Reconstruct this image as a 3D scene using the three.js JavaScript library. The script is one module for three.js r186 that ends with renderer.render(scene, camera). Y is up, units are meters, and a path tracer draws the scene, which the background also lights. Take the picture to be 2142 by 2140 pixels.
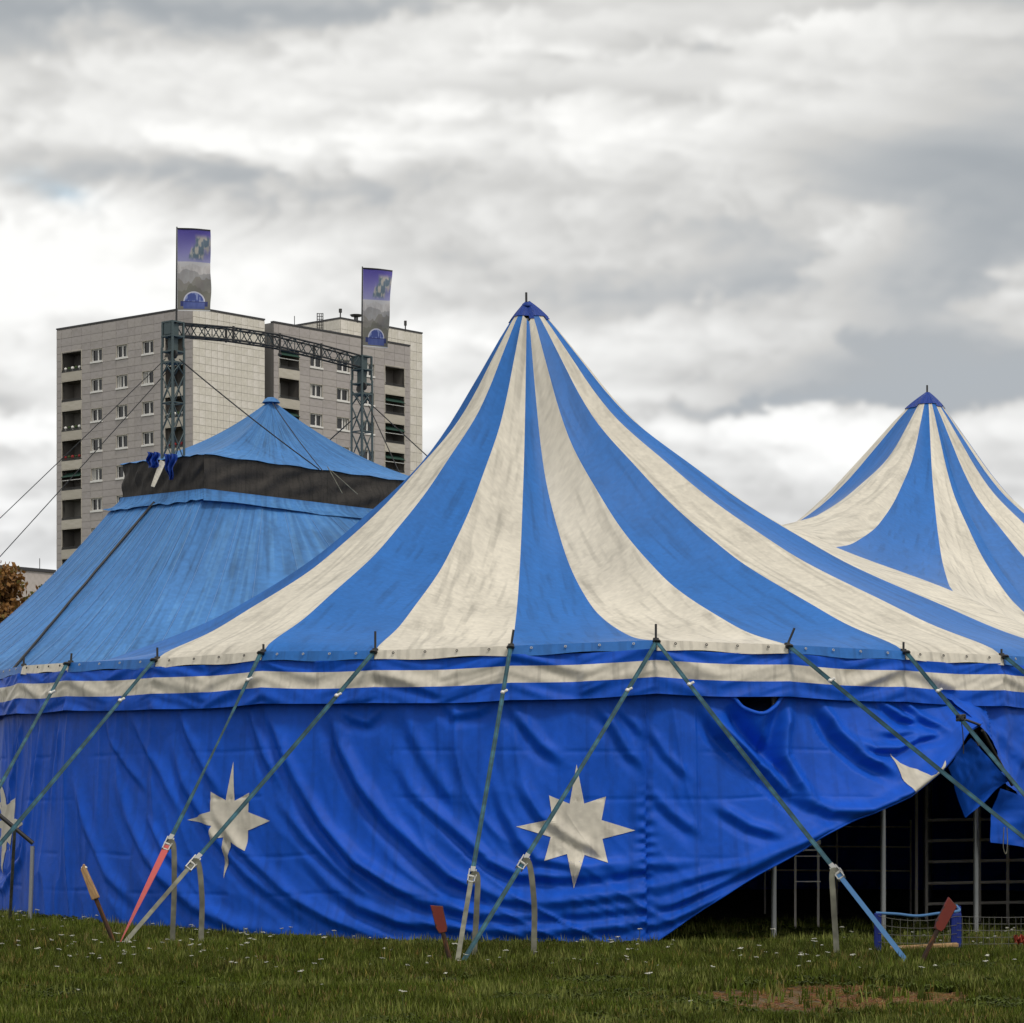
import * as THREE from 'three';
import { mergeGeometries } from 'three/addons/utils/BufferGeometryUtils.js';
import { RoundedBoxGeometry } from 'three/addons/geometries/RoundedBoxGeometry.js';

// ---------------------------------------------------------------- camera, sky, sun, exposure
const F = 5700, CX = 1071, HY = 1690, EYE = 1.6;             // lens in photo pixels, horizon row, eye height
const scene = new THREE.Scene();
const camera = new THREE.PerspectiveCamera(2 * Math.atan(1070 / F) * 180 / Math.PI, 2142 / 2140, 0.5, 4000);
camera.position.set(0, EYE, 0); camera.lookAt(0, EYE, -10);
camera.setViewOffset(2142, 2140, 0, 1070 - HY, 2142, 2140);  // level camera, rising front
const renderer = new THREE.WebGLRenderer({ antialias: true });
renderer.toneMapping = THREE.LinearToneMapping;
renderer.toneMappingExposure = 1.02;
renderer.shadowMap.enabled = true;
const sun = new THREE.DirectionalLight(0xfff6ea, 1.4);
sun.position.set(24, 62, -8); sun.target.position.set(0, 0, -45);
sun.castShadow = true; sun.shadow.radius = 22; sun.shadow.mapSize.set(2048, 2048);
Object.assign(sun.shadow.camera, { left: -45, right: 45, top: 45, bottom: -45, near: 5, far: 260 });
scene.add(sun, sun.target);

// ---------------------------------------------------------------- random numbers and noise
let seed = 20240611;
const rnd = () => { seed = (seed + 0x6D2B79F5) | 0; let t = Math.imul(seed ^ (seed >>> 15), 1 | seed); t = (t + Math.imul(t ^ (t >>> 7), 61 | t)) ^ t; return ((t ^ (t >>> 14)) >>> 0) / 4294967296; };
const rr = (a, b) => a + (b - a) * rnd();
const hash3 = (x, y, z) => { let h = Math.imul(x, 374761393) ^ Math.imul(y, 668265263) ^ Math.imul(z, 1274126177); h = Math.imul(h ^ (h >>> 13), 1274126177); return ((h ^ (h >>> 16)) >>> 0) / 4294967296; };
const sm = (t) => t * t * (3 - 2 * t);
function noise3(x, y, z) {
  const i = Math.floor(x), j = Math.floor(y), k = Math.floor(z), u = sm(x - i), v = sm(y - j), w = sm(z - k);
  const a = hash3(i, j, k), b = hash3(i, j + 1, k), c = hash3(i, j, k + 1), d = hash3(i, j + 1, k + 1);
  const e = a + (hash3(i + 1, j, k) - a) * u, f = b + (hash3(i + 1, j + 1, k) - b) * u, g = c + (hash3(i + 1, j, k + 1) - c) * u, h = d + (hash3(i + 1, j + 1, k + 1) - d) * u;
  const m = e + (f - e) * v, n = g + (h - g) * v; return m + (n - m) * w;
}
function fbm(x, y, z, n) { let s = 0, a = 0.5, t = 0; for (let o = 0; o < n; o++) { s += a * noise3(x, y, z); t += a; a *= 0.5; x = x * 2.03 + 7.1; y = y * 2.03 + 3.7; z = z * 2.03 + 1.3; } return s / t; }
function tnoise(x, y, p, sd) {
  const fi = Math.floor(x), fj = Math.floor(y), u = sm(x - fi), v = sm(y - fj); let i = fi % p, j = fj % p; if (i < 0) i += p; if (j < 0) j += p;
  const i1 = i + 1 === p ? 0 : i + 1, j1 = j + 1 === p ? 0 : j + 1, h00 = hash3(i, j, sd), h01 = hash3(i, j1, sd), a = h00 + (hash3(i1, j, sd) - h00) * u, b = h01 + (hash3(i1, j1, sd) - h01) * u; return a + (b - a) * v;
}
function tfbm(u, v, p, n, sd) { let s = 0, a = 0.5, t = 0; for (let o = 0; o < n; o++) { s += a * tnoise(u * p, v * p, p, sd + o); t += a; a *= 0.5; p *= 2; } return s / t; }
const clamp = (x, a = 0, b = 1) => Math.min(b, Math.max(a, x));
const sstep = (a, b, x) => sm(clamp((x - a) / (b - a)));

// ---------------------------------------------------------------- the overcast sky (equirectangular, computed)
{
  const w = 4096, h = 2048, data = new Float32Array(w * h * 4);
  // cloud masses: photo column, row, half width, half height, slope, change of brightness
  const masses = [[1071, -40, 2400, 150, 0, -0.2], [2300, 200, 500, 420, 0, -0.2], [-60, 60, 300, 160, 0, -0.12], [160, 500, 420, 150, 0, 0.16], [850, 760, 260, 120, 0, 0.08], [1600, 1010, 400, 60, 0, 0.12], [60, 1090, 300, 90, 0, 0.1], [2010, 790, 330, 48, -0.10, -0.85], [1690, 858, 280, 18, -0.10, -0.5], [2040, 610, 190, 80, -0.25, -0.42], [1910, 720, 260, 26, -0.12, -0.22],
    [1800, 505, 110, 36, -0.35, 0.10], [1770, 935, 190, 46, 0.1, 0.16], [2010, 340, 330, 110, -0.12, -0.24], [2110, 470, 200, 60, -0.3, -0.2], [1560, 300, 300, 40, -0.2, 0.05],
    [600, 8, 900, 26, 0.02, -0.3], [1500, 60, 500, 24, -0.06, -0.16], [1780, 60, 220, 16, -0.1, 0.16], [300, 130, 420, 40, -0.05, 0.08], [1150, 190, 420, 22, -0.05, -0.13],
    [-20, 858, 120, 34, 0.05, -0.42], [560, 420, 420, 110, -0.1, 0.10], [420, 300, 500, 40, -0.1, -0.10], [1000, 420, 500, 60, -0.15, -0.06], [1350, 700, 260, 50, -0.4, 0.06],
    [1500, 560, 240, 24, -0.35, -0.10], [1330, 840, 240, 40, 0, 0.04], [2080, 1000, 140, 60, 0.1, -0.16], [1700, 1040, 220, 20, 0, -0.08]];
  const row = new Float32Array(3);
  for (let j = 0; j < h; j++) {
    const el = ((j + 0.5) / h - 0.5) * Math.PI, y = Math.sin(el), c = Math.cos(el);
    for (let i = 0; i < w; i++) {
      const at = (j * w + i) * 4;
      if (el < -0.01) { data[at] = 0.42; data[at + 1] = 0.42; data[at + 2] = 0.40; data[at + 3] = 1; continue; }
      const az = ((i + 0.5) / w - 0.5) * 2 * Math.PI, x = c * Math.cos(az), z = c * Math.sin(az);
      const k = 1 / (Math.max(y, 0) + 0.16), qx = x * k, qz = z * k;
      const n1 = fbm(qx * 1.5 + 11, qz * 1.5 + 3, 4.2, 4);
      const n2 = fbm(qx * 2.3 + n1 * 2.2, qz * 5.6 + qx * 1.1 + n1 * 1.8 + 9, 8.7, 6);
      const n3 = fbm(x * 34 + n2 * 1.6, y * 62 + n1 * 3, z * 34, z < -0.5 ? 4 : 2);
      const n4 = z < -0.9 && y < 0.36 && Math.abs(x) < 0.3 ? fbm(x * 105 + n3 * 5 + n2 * 2, y * 170 + n3 * 4, 3.3, 5) : 0.5;
      let L = 0.775 + (n1 - 0.5) * 0.36 + (n2 - 0.5) * 0.85 + (n3 - 0.5) * 0.34 + (n4 - 0.5) * 0.30;
      let blue = 0;
      if (z < -0.3) {
        const px = CX + F * x / -z + (n2 - 0.5) * 240 + (n3 - 0.5) * 220 + (n4 - 0.5) * 120, py = HY + F * y / z + (n2 - 0.5) * 90 + (n3 - 0.5) * 120 + (n4 - 0.5) * 70;
        if (px > -900 && px < 3100 && py > -700) {
          for (const [mx, my, ax, ay, sl, s] of masses) {
            const dx = px - mx, dy = py - my - sl * dx, e = (dx / ax) ** 2 + (dy / ay) ** 2;
            if (e < 9) L += s * Math.exp(-e * 0.9) * (0.25 + 0.9 * n3 + 0.6 * n4);
          }
          blue = Math.exp(-(((px - 95) / 75) ** 2 + ((py - 385 - 0.35 * (px - 95)) / 24) ** 2)) * 0.5;
        }
      }
      const low = Math.exp(-Math.max(y, 0) / 0.10);
      L += 0.06 * low; if (L < 0.62) L = 0.36 + 0.26 * Math.exp((L - 0.62) / 0.26);   // even the thickest cloud lets light through
      L = Math.min(L, 1.0);
      const cool = 0.62 - L;                                        // thin bright cloud is warm white, thick cloud slate
      row[0] = L * (1.0 - 0.35 * Math.max(cool, 0) - 0.04 * low) * (1 - 0.45 * blue); row[1] = L * (0.995 - 0.01 * low) * (1 - 0.16 * blue); row[2] = L * (0.965 + 0.42 * Math.max(cool, 0) + 0.07 * low) * (1 + 0.10 * blue);
      data[at] = row[0]; data[at + 1] = row[1]; data[at + 2] = row[2]; data[at + 3] = 1;
    }
  }
  const t = new THREE.DataTexture(data, w, h, THREE.RGBAFormat, THREE.FloatType);
  t.mapping = THREE.EquirectangularReflectionMapping; t.magFilter = THREE.LinearFilter; t.needsUpdate = true;
  scene.background = t; scene.environment = t;
}

// ---------------------------------------------------------------- small tools
const V = (x, y, z) => new THREE.Vector3(x, y, z);
const at = (px, py, depth) => V((px - CX) / F * depth, EYE + (HY - py) / F * depth, -depth);
const ground = (x, z) => 0.14 * sstep(-1.2, -6.5, x) * sstep(-16, -27, z) + 0.03 * (noise3(x * 0.5 + 40, 2, z * 0.5 + 40) - 0.5) + 0.02 * (noise3(x * 2 + 40, 7, z * 2 + 40) - 0.5);
const onGround = (px, py) => { let d = EYE * F / (py - HY); for (let i = 0; i < 8; i++) d = (EYE - ground((px - CX) / F * d, -d)) * F / (py - HY); const x = (px - CX) / F * d; return V(x, ground(x, -d), -d); };
const used = {};
const numbered = (n) => { used[n] = (used[n] ?? -1) + 1; return used[n] ? n + '_' + String(used[n]).padStart(3, '0') : n; };
function tag(o, label, category, group, kind) { Object.assign(o.userData, { label, category }); if (group) o.userData.group = group; if (kind) o.userData.kind = kind; return o; }
function thing(name, pos, label, category, group) { const o = new THREE.Group(); o.name = numbered(name); o.position.copy(pos); scene.add(o); return tag(o, label, category, group); }
function part(name, geo, mat, parent = scene) {                      // geometry comes in world coordinates
  const g = Array.isArray(geo) ? merge(geo) : geo, o = V(0, 0, 0);
  for (let q = parent; q && q !== scene; q = q.parent) o.add(q.position);
  g.translate(-o.x, -o.y, -o.z);
  const m = new THREE.Mesh(g, mat); m.castShadow = m.receiveShadow = true;
  m.name = parent === scene ? numbered(name) : name; parent.add(m); return m;
}
function structure(name, geo, mat) { const m = part(name, geo, mat); m.userData.kind = 'structure'; return m; }
function merge(list) { const l = list.map((g) => { const q = g.index ? g.toNonIndexed() : g; for (const k of Object.keys(q.attributes)) if (!['position', 'normal', 'uv'].includes(k)) q.deleteAttribute(k); return q; }); return mergeGeometries(l); }
const box = (w, h, d, x = 0, y = 0, z = 0) => new THREE.BoxGeometry(w, h, d).translate(x, y, z);
function bar(p, q, r, n = 8, r2 = r) { const d = q.clone().sub(p), L = d.length(); return new THREE.CylinderGeometry(r2, r, L, n).applyMatrix4(new THREE.Matrix4().compose(p.clone().add(q).multiplyScalar(0.5), new THREE.Quaternion().setFromUnitVectors(V(0, 1, 0), d.normalize()), V(1, 1, 1))); }
function tube(pts, r, n = 40, seg = 7) { return new THREE.TubeGeometry(new THREE.CatmullRomCurve3(pts, false, 'centripetal'), n, r, seg); }
function grid(nu, nv, f, uvf) {                                      // f(u, v) -> Vector3, u and v in 0..1
  const P = [], T = [], I = [];
  for (let j = 0; j <= nv; j++) for (let i = 0; i <= nu; i++) { const u = i / nu, v = j / nv, p = f(u, v); P.push(p.x, p.y, p.z); const t = uvf ? uvf(u, v, p) : [u, v]; T.push(t[0], t[1]); }
  for (let j = 0; j < nv; j++) for (let i = 0; i < nu; i++) { const a = j * (nu + 1) + i, b = a + 1, c = a + nu + 1, d = c + 1; I.push(a, c, b, b, c, d); }
  const g = new THREE.BufferGeometry(); g.setAttribute('position', new THREE.Float32BufferAttribute(P, 3)); g.setAttribute('uv', new THREE.Float32BufferAttribute(T, 2)); g.setIndex(I); g.computeVertexNormals(); return g;
}
function sweep(pts, w, t, ref, twist = () => 0) {                    // a flat webbing band, w wide and t thick
  const n = pts.length, P = [], I = [], T = []; let run = 0;
  for (let i = 0; i < n; i++) {
    const d = pts[Math.min(i + 1, n - 1)].clone().sub(pts[Math.max(i - 1, 0)]).normalize();
    const s = d.clone().cross(ref).normalize().applyAxisAngle(d, twist(i / (n - 1))), m = d.clone().cross(s);
    if (i) run += pts[i].distanceTo(pts[i - 1]);
    for (const [a, b] of [[-1, -1], [1, -1], [1, 1], [-1, 1], [-1, -1]]) { const p = pts[i].clone().addScaledVector(s, a * w / 2).addScaledVector(m, b * t / 2); P.push(p.x, p.y, p.z); T.push(a * w / 2, run); }
  }
  for (let i = 0; i < n - 1; i++) for (let k = 0; k < 4; k++) { const a = i * 5 + k, b = a + 5; I.push(a, a + 1, b, a + 1, b + 1, b); }
  I.push(0, 2, 1, 0, 3, 2); const e = (n - 1) * 5; I.push(e, e + 1, e + 2, e, e + 2, e + 3);
  const g = new THREE.BufferGeometry(); g.setAttribute('position', new THREE.Float32BufferAttribute(P, 3)); g.setAttribute('uv', new THREE.Float32BufferAttribute(T, 2)); g.setIndex(I);
  const q = g.toNonIndexed(); q.computeVertexNormals(); return q;
}
const line = (p, q, n, sag = 0) => Array.from({ length: n + 1 }, (_, i) => p.clone().lerp(q, i / n).add(V(0, -sag * 4 * (i / n) * (1 - i / n), 0)));
function curve1(list) {                                              // monotone cubic through [x, y] pairs
  const n = list.length, m = [];
  const s = list.slice(1).map(([x, y], i) => (y - list[i][1]) / (x - list[i][0]));
  for (let i = 0; i < n; i++) m.push(i === 0 ? s[0] : i === n - 1 ? s[n - 2] : s[i - 1] * s[i] <= 0 ? 0 : 2 * s[i - 1] * s[i] / (s[i - 1] + s[i]));
  return (x) => {
    if (x <= list[0][0]) return list[0][1]; if (x >= list[n - 1][0]) return list[n - 1][1];
    let i = 0; while (x > list[i + 1][0]) i++;
    const h = list[i + 1][0] - list[i][0], t = (x - list[i][0]) / h, t2 = t * t, t3 = t2 * t;
    return (2 * t3 - 3 * t2 + 1) * list[i][1] + (t3 - 2 * t2 + t) * h * m[i] + (3 * t2 - 2 * t3) * list[i + 1][1] + (t3 - t2) * h * m[i + 1];
  };
}

// ---------------------------------------------------------------- materials
function tex(n, f, rep = 1, srgb = true) {
  const d = new Uint8Array(n * n * 4);
  for (let j = 0; j < n; j++) for (let i = 0; i < n; i++) { const c = f(i / n, j / n), k = (j * n + i) * 4; d[k] = clamp(c[0], 0, 255); d[k + 1] = clamp(c[1] ?? c[0], 0, 255); d[k + 2] = clamp(c[2] ?? c[0], 0, 255); d[k + 3] = 255; }
  const t = new THREE.DataTexture(d, n, n); t.wrapS = t.wrapT = THREE.RepeatWrapping; t.magFilter = THREE.LinearFilter; t.minFilter = THREE.LinearMipmapLinearFilter; t.generateMipmaps = true; t.repeat.set(rep, rep); if (srgb) t.colorSpace = THREE.SRGBColorSpace; t.needsUpdate = true; return t;
}
const creases = (u, v, sd) => { let s = 0; for (let o = 0; o < 3; o++) { const p = 6 << o, n = 0.6 * tnoise(u * p, v * p, p, sd + o) + 0.4 * tnoise(u * p * 3, v * p * 2, p * 6, sd + 7 + o); s += Math.max(0, 1 - Math.abs(n - 0.5) * (16 + 6 * o)) / (o + 1); } return s; };
function tn2(u, v, px, py, sd) { const x = u * px, y = v * py, fi = Math.floor(x), fj = Math.floor(y), a = sm(x - fi), b = sm(y - fj), i = fi % px, j = fj % py, i1 = (i + 1) % px, j1 = (j + 1) % py, p = hash3(i, j, sd), q = hash3(i, j1, sd), r = p + (hash3(i1, j, sd) - p) * a, t = q + (hash3(i1, j1, sd) - q) * a; return r + (t - r) * b; }
// weathered PVC: grime patches, dark scuffs along old packing creases, fine speckle
const pvcTex = (r, g, b, dirt, sd, streak = 0, n = 512) => tex(n, (u, v) => {
  const a = tfbm(u, v, 4, 5, sd), f = tfbm(u, v, 64, 2, sd + 20), c = creases(u, v, sd + 40) * sstep(0.45, 0.68, tfbm(u, v, 5, 2, sd + 30));
  const st = streak ? sstep(0.52, 0.74, tnoise(u * 96, v * 3, 96 , sd + 60)) * sstep(0.35, 0.65, tfbm(u, v, 4, 2, sd + 70)) * streak : 0;
  const run = sstep(0.5, 0.9, tn2(u, v, 60, 5, sd + 80)) * (0.4 + 0.6 * tn2(u, v, 160, 12, sd + 81)) + 0.5 * (tn2(u, v, 24, 3, sd + 82) - 0.5);
  const k = 1 - dirt * (0.32 * (0.62 - a) + 0.26 * (f - 0.5) + 0.12 * c + 0.30 * run);
  return [r * k + st * 70, g * k + st * 62, b * k * (1 - dirt * 0.04) + st * 40];
});
const bumpTex = tex(512, (u, v) => { const a = tfbm(u, v, 8, 4, 300), c = creases(u, v, 320); return [128 + 90 * (a - 0.5) + 26 * c]; }, 1, false);
function pvc(map, rough = 0.55, bump = 0.012, rep = 0.3, spec = 0.6) {
  const t = map.clone(); t.repeat.set(rep, rep); t.needsUpdate = true; const b = bumpTex.clone(); b.repeat.set(rep * 1.7, rep * 1.7); b.needsUpdate = true;
  return new THREE.MeshPhysicalMaterial({ map: t, bumpMap: b, bumpScale: bump, roughness: rough, specularIntensity: spec, side: THREE.DoubleSide });
}
const solid = (r, g, b, rough = 0.7, metal = 0) => { const m = new THREE.MeshStandardMaterial({ roughness: rough, metalness: metal, side: THREE.DoubleSide }); m.color.setRGB(r, g, b); return m; };
const texWhite = pvcTex(214, 208, 197, 0.38, 1, 0, 1024), texBlue = pvcTex(40, 108, 188, 0.36, 100), texWall = pvcTex(16, 85, 203, 0.3, 200), texOld = pvcTex(70, 126, 192, 0.5, 400, 0.16);
const M = {
  white: pvc(texWhite, 0.6, 0.007), blue: pvc(texBlue, 0.5, 0.007), wall: pvc(texWall, 0.55, 0.006, 0.3, 0.4), wallWhite: pvc(texWhite, 0.65, 0.006),
  cap: pvc(pvcTex(26, 62, 150, 0.4, 500), 0.5), old: pvc(texOld, 0.6, 0.014, 0.22), black: pvc(pvcTex(58, 54, 52, 0.8, 600), 0.6, 0.02, 0.5),
  steel: solid(0.30, 0.31, 0.31, 0.45, 0.6), darkSteel: solid(0.035, 0.035, 0.035, 0.5, 0.3), galv: solid(0.42, 0.42, 0.40, 0.5, 0.5),
  strap: new THREE.MeshStandardMaterial({ roughness: 0.85, side: THREE.DoubleSide, map: tex(256, (u, v) => { const a = tfbm(u, v, 8, 3, 700), w = 0.9 + 0.1 * Math.cos(u * 60 * Math.PI); return [44 * (0.45 + 1.1 * a) * w, 84 * (0.5 + a) * w, 96 * (0.5 + a) * w]; }) }),
  webbing: new THREE.MeshStandardMaterial({ roughness: 0.9, side: THREE.DoubleSide, map: tex(256, (u, v) => { const a = tfbm(u, v, 8, 3, 720); return [112 * (0.6 + 0.8 * a), 112 * (0.6 + 0.8 * a), 100 * (0.6 + 0.8 * a)]; }) }),
  redWeb: solid(0.50, 0.095, 0.09, 0.85), blueWeb: solid(0.06, 0.17, 0.36, 0.8),
  rust: new THREE.MeshStandardMaterial({ roughness: 0.9, map: tex(256, (u, v) => { const a = tfbm(u, v, 8, 4, 740); return [52 + 150 * Math.max(0, a - 0.42), 38 + 80 * Math.max(0, a - 0.42), 30]; }) }),
  wood: new THREE.MeshStandardMaterial({ roughness: 0.85, map: tex(256, (u, v) => { const a = tnoise(u * 40, v * 4, 40, 760), b = tfbm(u, v, 6, 3, 770); return [196 - 50 * a * b - 40 * b, 164 - 50 * a * b - 40 * b, 118 - 40 * a * b - 30 * b]; }) }),
  redPaint: new THREE.MeshStandardMaterial({ roughness: 0.6, map: tex(256, (u, v) => { const a = tfbm(u, v, 6, 4, 780); return a > 0.56 ? [62, 36, 28] : [100 + 26 * a, 30 + 14 * a, 22]; }) }),
  hook: solid(0.75, 0.74, 0.7, 0.4, 0.3), teal: solid(0.075, 0.105, 0.11, 0.6, 0.2), tealDark: solid(0.04, 0.055, 0.06, 0.6, 0.2)
};

// ---------------------------------------------------------------- the ground
const inDirt = (x, z) => { const px = CX + F * x / -z, py = HY + F * EYE / -z; const n = (fbm(x * 1.3, 1, z * 1.3, 3) - 0.5); return 1 - sstep(0.75, 1.25, ((px - 1720) / 300) ** 2 + ((py - 2090 - 0.012 * (px - 1730)) / 34) ** 2 + n * 2.3); };
{
  const xs = [], zs = [];
  for (let x = -9; x <= 9.01; x += 0.1) xs.push(x);
  for (let x = 9.3, s = 0.3; x < 1800; s *= 1.25, x += s) { xs.push(x); xs.unshift(-x); }
  for (let z = -16; z >= -46; z -= 0.12) zs.push(z);
  for (let z = -46.4, s = 0.4; z > -2500; s *= 1.2, z -= s) zs.push(z);
  for (let z = -15.8, s = 0.2; z < 300; s *= 1.25, z += s) zs.unshift(z);
  const nx = xs.length - 1, nz = zs.length - 1;
  const g = grid(nx, nz, (u, v) => { const x = xs[Math.round(u * nx)], z = zs[Math.round(v * nz)]; return V(x, ground(x, z) - 0.055 * inDirt(x, z) * 0.4, z); }, (u, v, p) => [p.x, p.z]);
  const P = g.attributes.position, C = [];
  for (let i = 0; i < P.count; i++) {
    const x = P.getX(i), z = P.getZ(i), d = z < -15 && z > -40 && Math.abs(x) < 12 ? inDirt(x, z) : 0, a = fbm(x * 2, 5, z * 2, 4), e = noise3(x * 14, 1, z * 14);
    const k = 0.7 + 0.7 * a, s = 0.6 + 0.7 * e;
    C.push((0.034 + 0.08 * d * s) * k, (0.036 + 0.032 * d * s) * k, (0.014 + 0.016 * d * s) * k);
  }
  g.setAttribute('color', new THREE.Float32BufferAttribute(C, 3));
  const b = bumpTex.clone(); b.repeat.set(1.3, 1.3); b.needsUpdate = true;
  structure('ground', g, new THREE.MeshStandardMaterial({ vertexColors: true, roughness: 1, bumpMap: b, bumpScale: 0.05 }));
}

// ---------------------------------------------------------------- the striped tent: plan
const C1 = V(0.83, 0, -40.4), RE = 8.37, RW = 8.27, H = 8.31, HE = 3.5;
const A1 = V(0.2, 0, -36), A2 = V(6.7, 0, -43.9);               // feet of the two king poles
const axis = A2.clone().sub(A1).normalize(), side = V(-axis.z, 0, axis.x).multiplyScalar(-1).negate();
if (side.x < 0) side.negate();                                       // points right and towards the camera
const span = A2.distanceTo(A1);
const eavePx = [[148, 1386], [329, 1378], [551, 1363], [785, 1361], [1069, 1351], [1372, 1339], [1647, 1349], [1890, 1362], [2095, 1371]];
function ringHit(px, R) { const k = (px - CX) / F, a = k * k + 1, b = -2 * (k * C1.x - C1.z), c = C1.x ** 2 + C1.z ** 2 - R * R, D = Math.max(0, b * b - 4 * a * c), d = (-b - Math.sqrt(D)) / (2 * a); return { d, th: Math.atan2(k * d - C1.x, -C1.z - d) }; }
const onRing = (th, R, y) => V(C1.x + R * Math.sin(th), y, C1.z + R * Math.cos(th));
const eave = {};
for (let k = -7; k <= 9; k++) {
  if (eavePx[k]) { const { d, th } = ringHit(eavePx[k][0], RE); eave[k] = onRing(th, RE, EYE + (HY - eavePx[k][1]) / F * d); eave[k].th = th; }
  else { const th = k < 0 ? eave[0]?.th + k * 0.19635 || -0.876 + k * 0.19635 : -0.876 + k * 0.195; eave[k] = onRing(th, RE, HE); eave[k].th = th; }
}
// straight flanks and the middle line between the two peaks
const mid = A1.clone().add(A2).multiplyScalar(0.5);
const dN = eave[9].clone().sub(mid).dot(side), dF = -eave[-7].clone().sub(mid).dot(side);   // distances of the two flanks from the ridge
const midH = curve1([[0, 5.72], [1, 5.58], [1.53, 5.33], [3.45, 4.6], [4.6, 4.07], [dN, 3.5]]);
const midPt = (d) => mid.clone().addScaledVector(side, d).setY(d < 0 ? HE + (midH(0) - HE) * (1 - Math.min(1, -d / dF)) ** 1.4 : midH(d));
const flankN = (t) => eave[9].clone().lerp(midPt(dN), t).setY(HE), flankF = (t) => eave[-7].clone().lerp(midPt(-dF), t).setY(HE);
const mirror = (p) => { const q = p.clone().sub(mid), a = q.dot(axis); return p.clone().addScaledVector(axis, -2 * a); };

const profile = curve1([[0, 1], [0.026, 0.956], [0.091, 0.802], [0.148, 0.667], [0.2, 0.57], [0.3, 0.44], [0.4, 0.325], [0.5, 0.235], [0.6, 0.16], [0.75, 0.082], [0.87, 0.032], [1, 0]]);
function roofPt(A, B, rho, sag = 0, e = 1, w = 0) { const a = w * (1 - rho) ** 2, c = Math.cos(a), n = Math.sin(a), x = B.x - A.x, z = B.z - A.z; return V(A.x + (x * c + z * n) * rho, B.y + (H - B.y) * profile(rho) ** e - sag, A.z + (z * c - x * n) * rho); }
const tent = thing('striped_circus_tent', V(A1.x, 0, A1.z), 'large blue and white striped circus tent with two peaks and a lifted side wall', 'tent');
const RHO0 = 0.024, tight = { '-3': 1.5, '-2': 1.7, '-1': 1.65, 0: 1.2, 1: 0.78, 2: 0.73, 3: 0.82, 4: 1.05, 5: 1.3, 6: 0.97, 7: 0.78, 8: 0.74, 9: 0.74 };   // how straight each seam is drawn
const swing = { '-4': -0.08, '-3': -0.16, '-2': -0.22, '-1': -0.22, 0: -0.21, 1: -0.16, 2: -0.07, 5: -0.13, 6: -0.09 };   // and how it bends sideways towards the peak
const capGeo = new Map();
function gore(A, nodes, mat, hem, e0 = 1, e1 = 1, w0 = 0, w1 = 0) {                  // nodes: boundary points from one seam to the next, or distances along the middle line
  const n = nodes.length - 1, onMid = typeof nodes[0] === 'number';
  const B = (u) => { const f = Math.min(u * n, n - 1e-6), i = Math.floor(f); return onMid ? midPt(nodes[i] + (nodes[i + 1] - nodes[i]) * (u === 1 ? 1 : f - i)) : nodes[i].clone().lerp(nodes[i + 1], f - i); };
  const b0 = B(0), b1 = B(1), L = b0.distanceTo(b1), ph = hash3(Math.round(b0.x * 50), Math.round(b0.z * 50), 5) * 40;
  const f = (u, rho, up = 0) => roofPt(A, B(u), rho, Math.sin(Math.PI * u) * 0.16 * rho * (1 - rho) - up, e0 + (e1 - e0) * u, w0 + (w1 - w0) * u);
  const start = (p) => 0.12 / Math.hypot(p.x - A.x, p.z - A.z);
  const g = grid(onMid ? Math.max(10, Math.round(L * 12)) : 10 * n, 54, (u, v) => { const r0 = start(B(u)); return f(u, r0 + (1 - r0) * v); }, (u, v, p) => [(u - 0.5) * L * (0.03 + v) + ph, v * 10 + ph * 1.7]);
  const m = part('roof_panel', g, mat, tent);
  if (!capGeo.has(A)) capGeo.set(A, []);
  const k = Math.round(ph) % 2 ? 0.25 : 0.29;                        // the cap reaches equally far down every panel
  capGeo.get(A).push(grid(8, 8, (u, v) => { const p = B(u), r0 = 0.03 / Math.hypot(p.x - A.x, p.z - A.z); let lo = 0, hi = 0.2; for (let i = 0; i < 22; i++) { const t = (lo + hi) / 2; if (H - f(u, t).y < k) lo = t; else hi = t; } return f(u, r0 + (lo - r0) * v, 0.014 + 0.012 * v); }, (u, v) => [u, v]));
  if (hem) {                                                         // the turned-down edge with its eyelets
    const out = B(0.5).sub(A === A1 ? C1 : A).setY(0).normalize();
    const h = grid(14, 3, (u, v) => B(u).addScaledVector(out, 0.015 + 0.03 * v).add(V(0, -0.115 * v - 0.012 * Math.sin(u * 9 + b0.x) * v, 0)), (u, v) => [u * L + b0.x, v * 0.1]);
    part('hem', h, mat, m);
    if (hem > 1) for (let i = 0; i < 4; i++) {
      const p = B(0.14 + 0.235 * i), q = p.clone().addScaledVector(out, 0.05).add(V(0, -0.035, 0));
      const e = new THREE.TorusGeometry(0.012, 0.005, 5, 10); e.lookAt(out.clone().setY(0.35)); e.translate(q.x, q.y, q.z);
      part('eyelet', e, mat === M.white ? M.darkSteel : M.galv, m);
    }
  }
  return m;
}
for (let k = -7; k < 9; k++) gore(A1, [eave[k], eave[k + 1]], k % 2 ? M.white : M.blue, k >= -2 ? 2 : 1, tight[k], tight[k + 1], swing[k], swing[k + 1]);
gore(A1, [flankN(0), flankN(0.5), flankN(1)], M.white, 1, 0.74, 0.8);
gore(A1, [dN, 0.2], M.white, 0, 0.8, 1);
gore(A1, [0.2, -2.66], M.blue);
gore(A1, [-2.66, -dF], M.white);
gore(A1, [flankF(1), flankF(0.5), flankF(0)], M.blue, 1);
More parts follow.
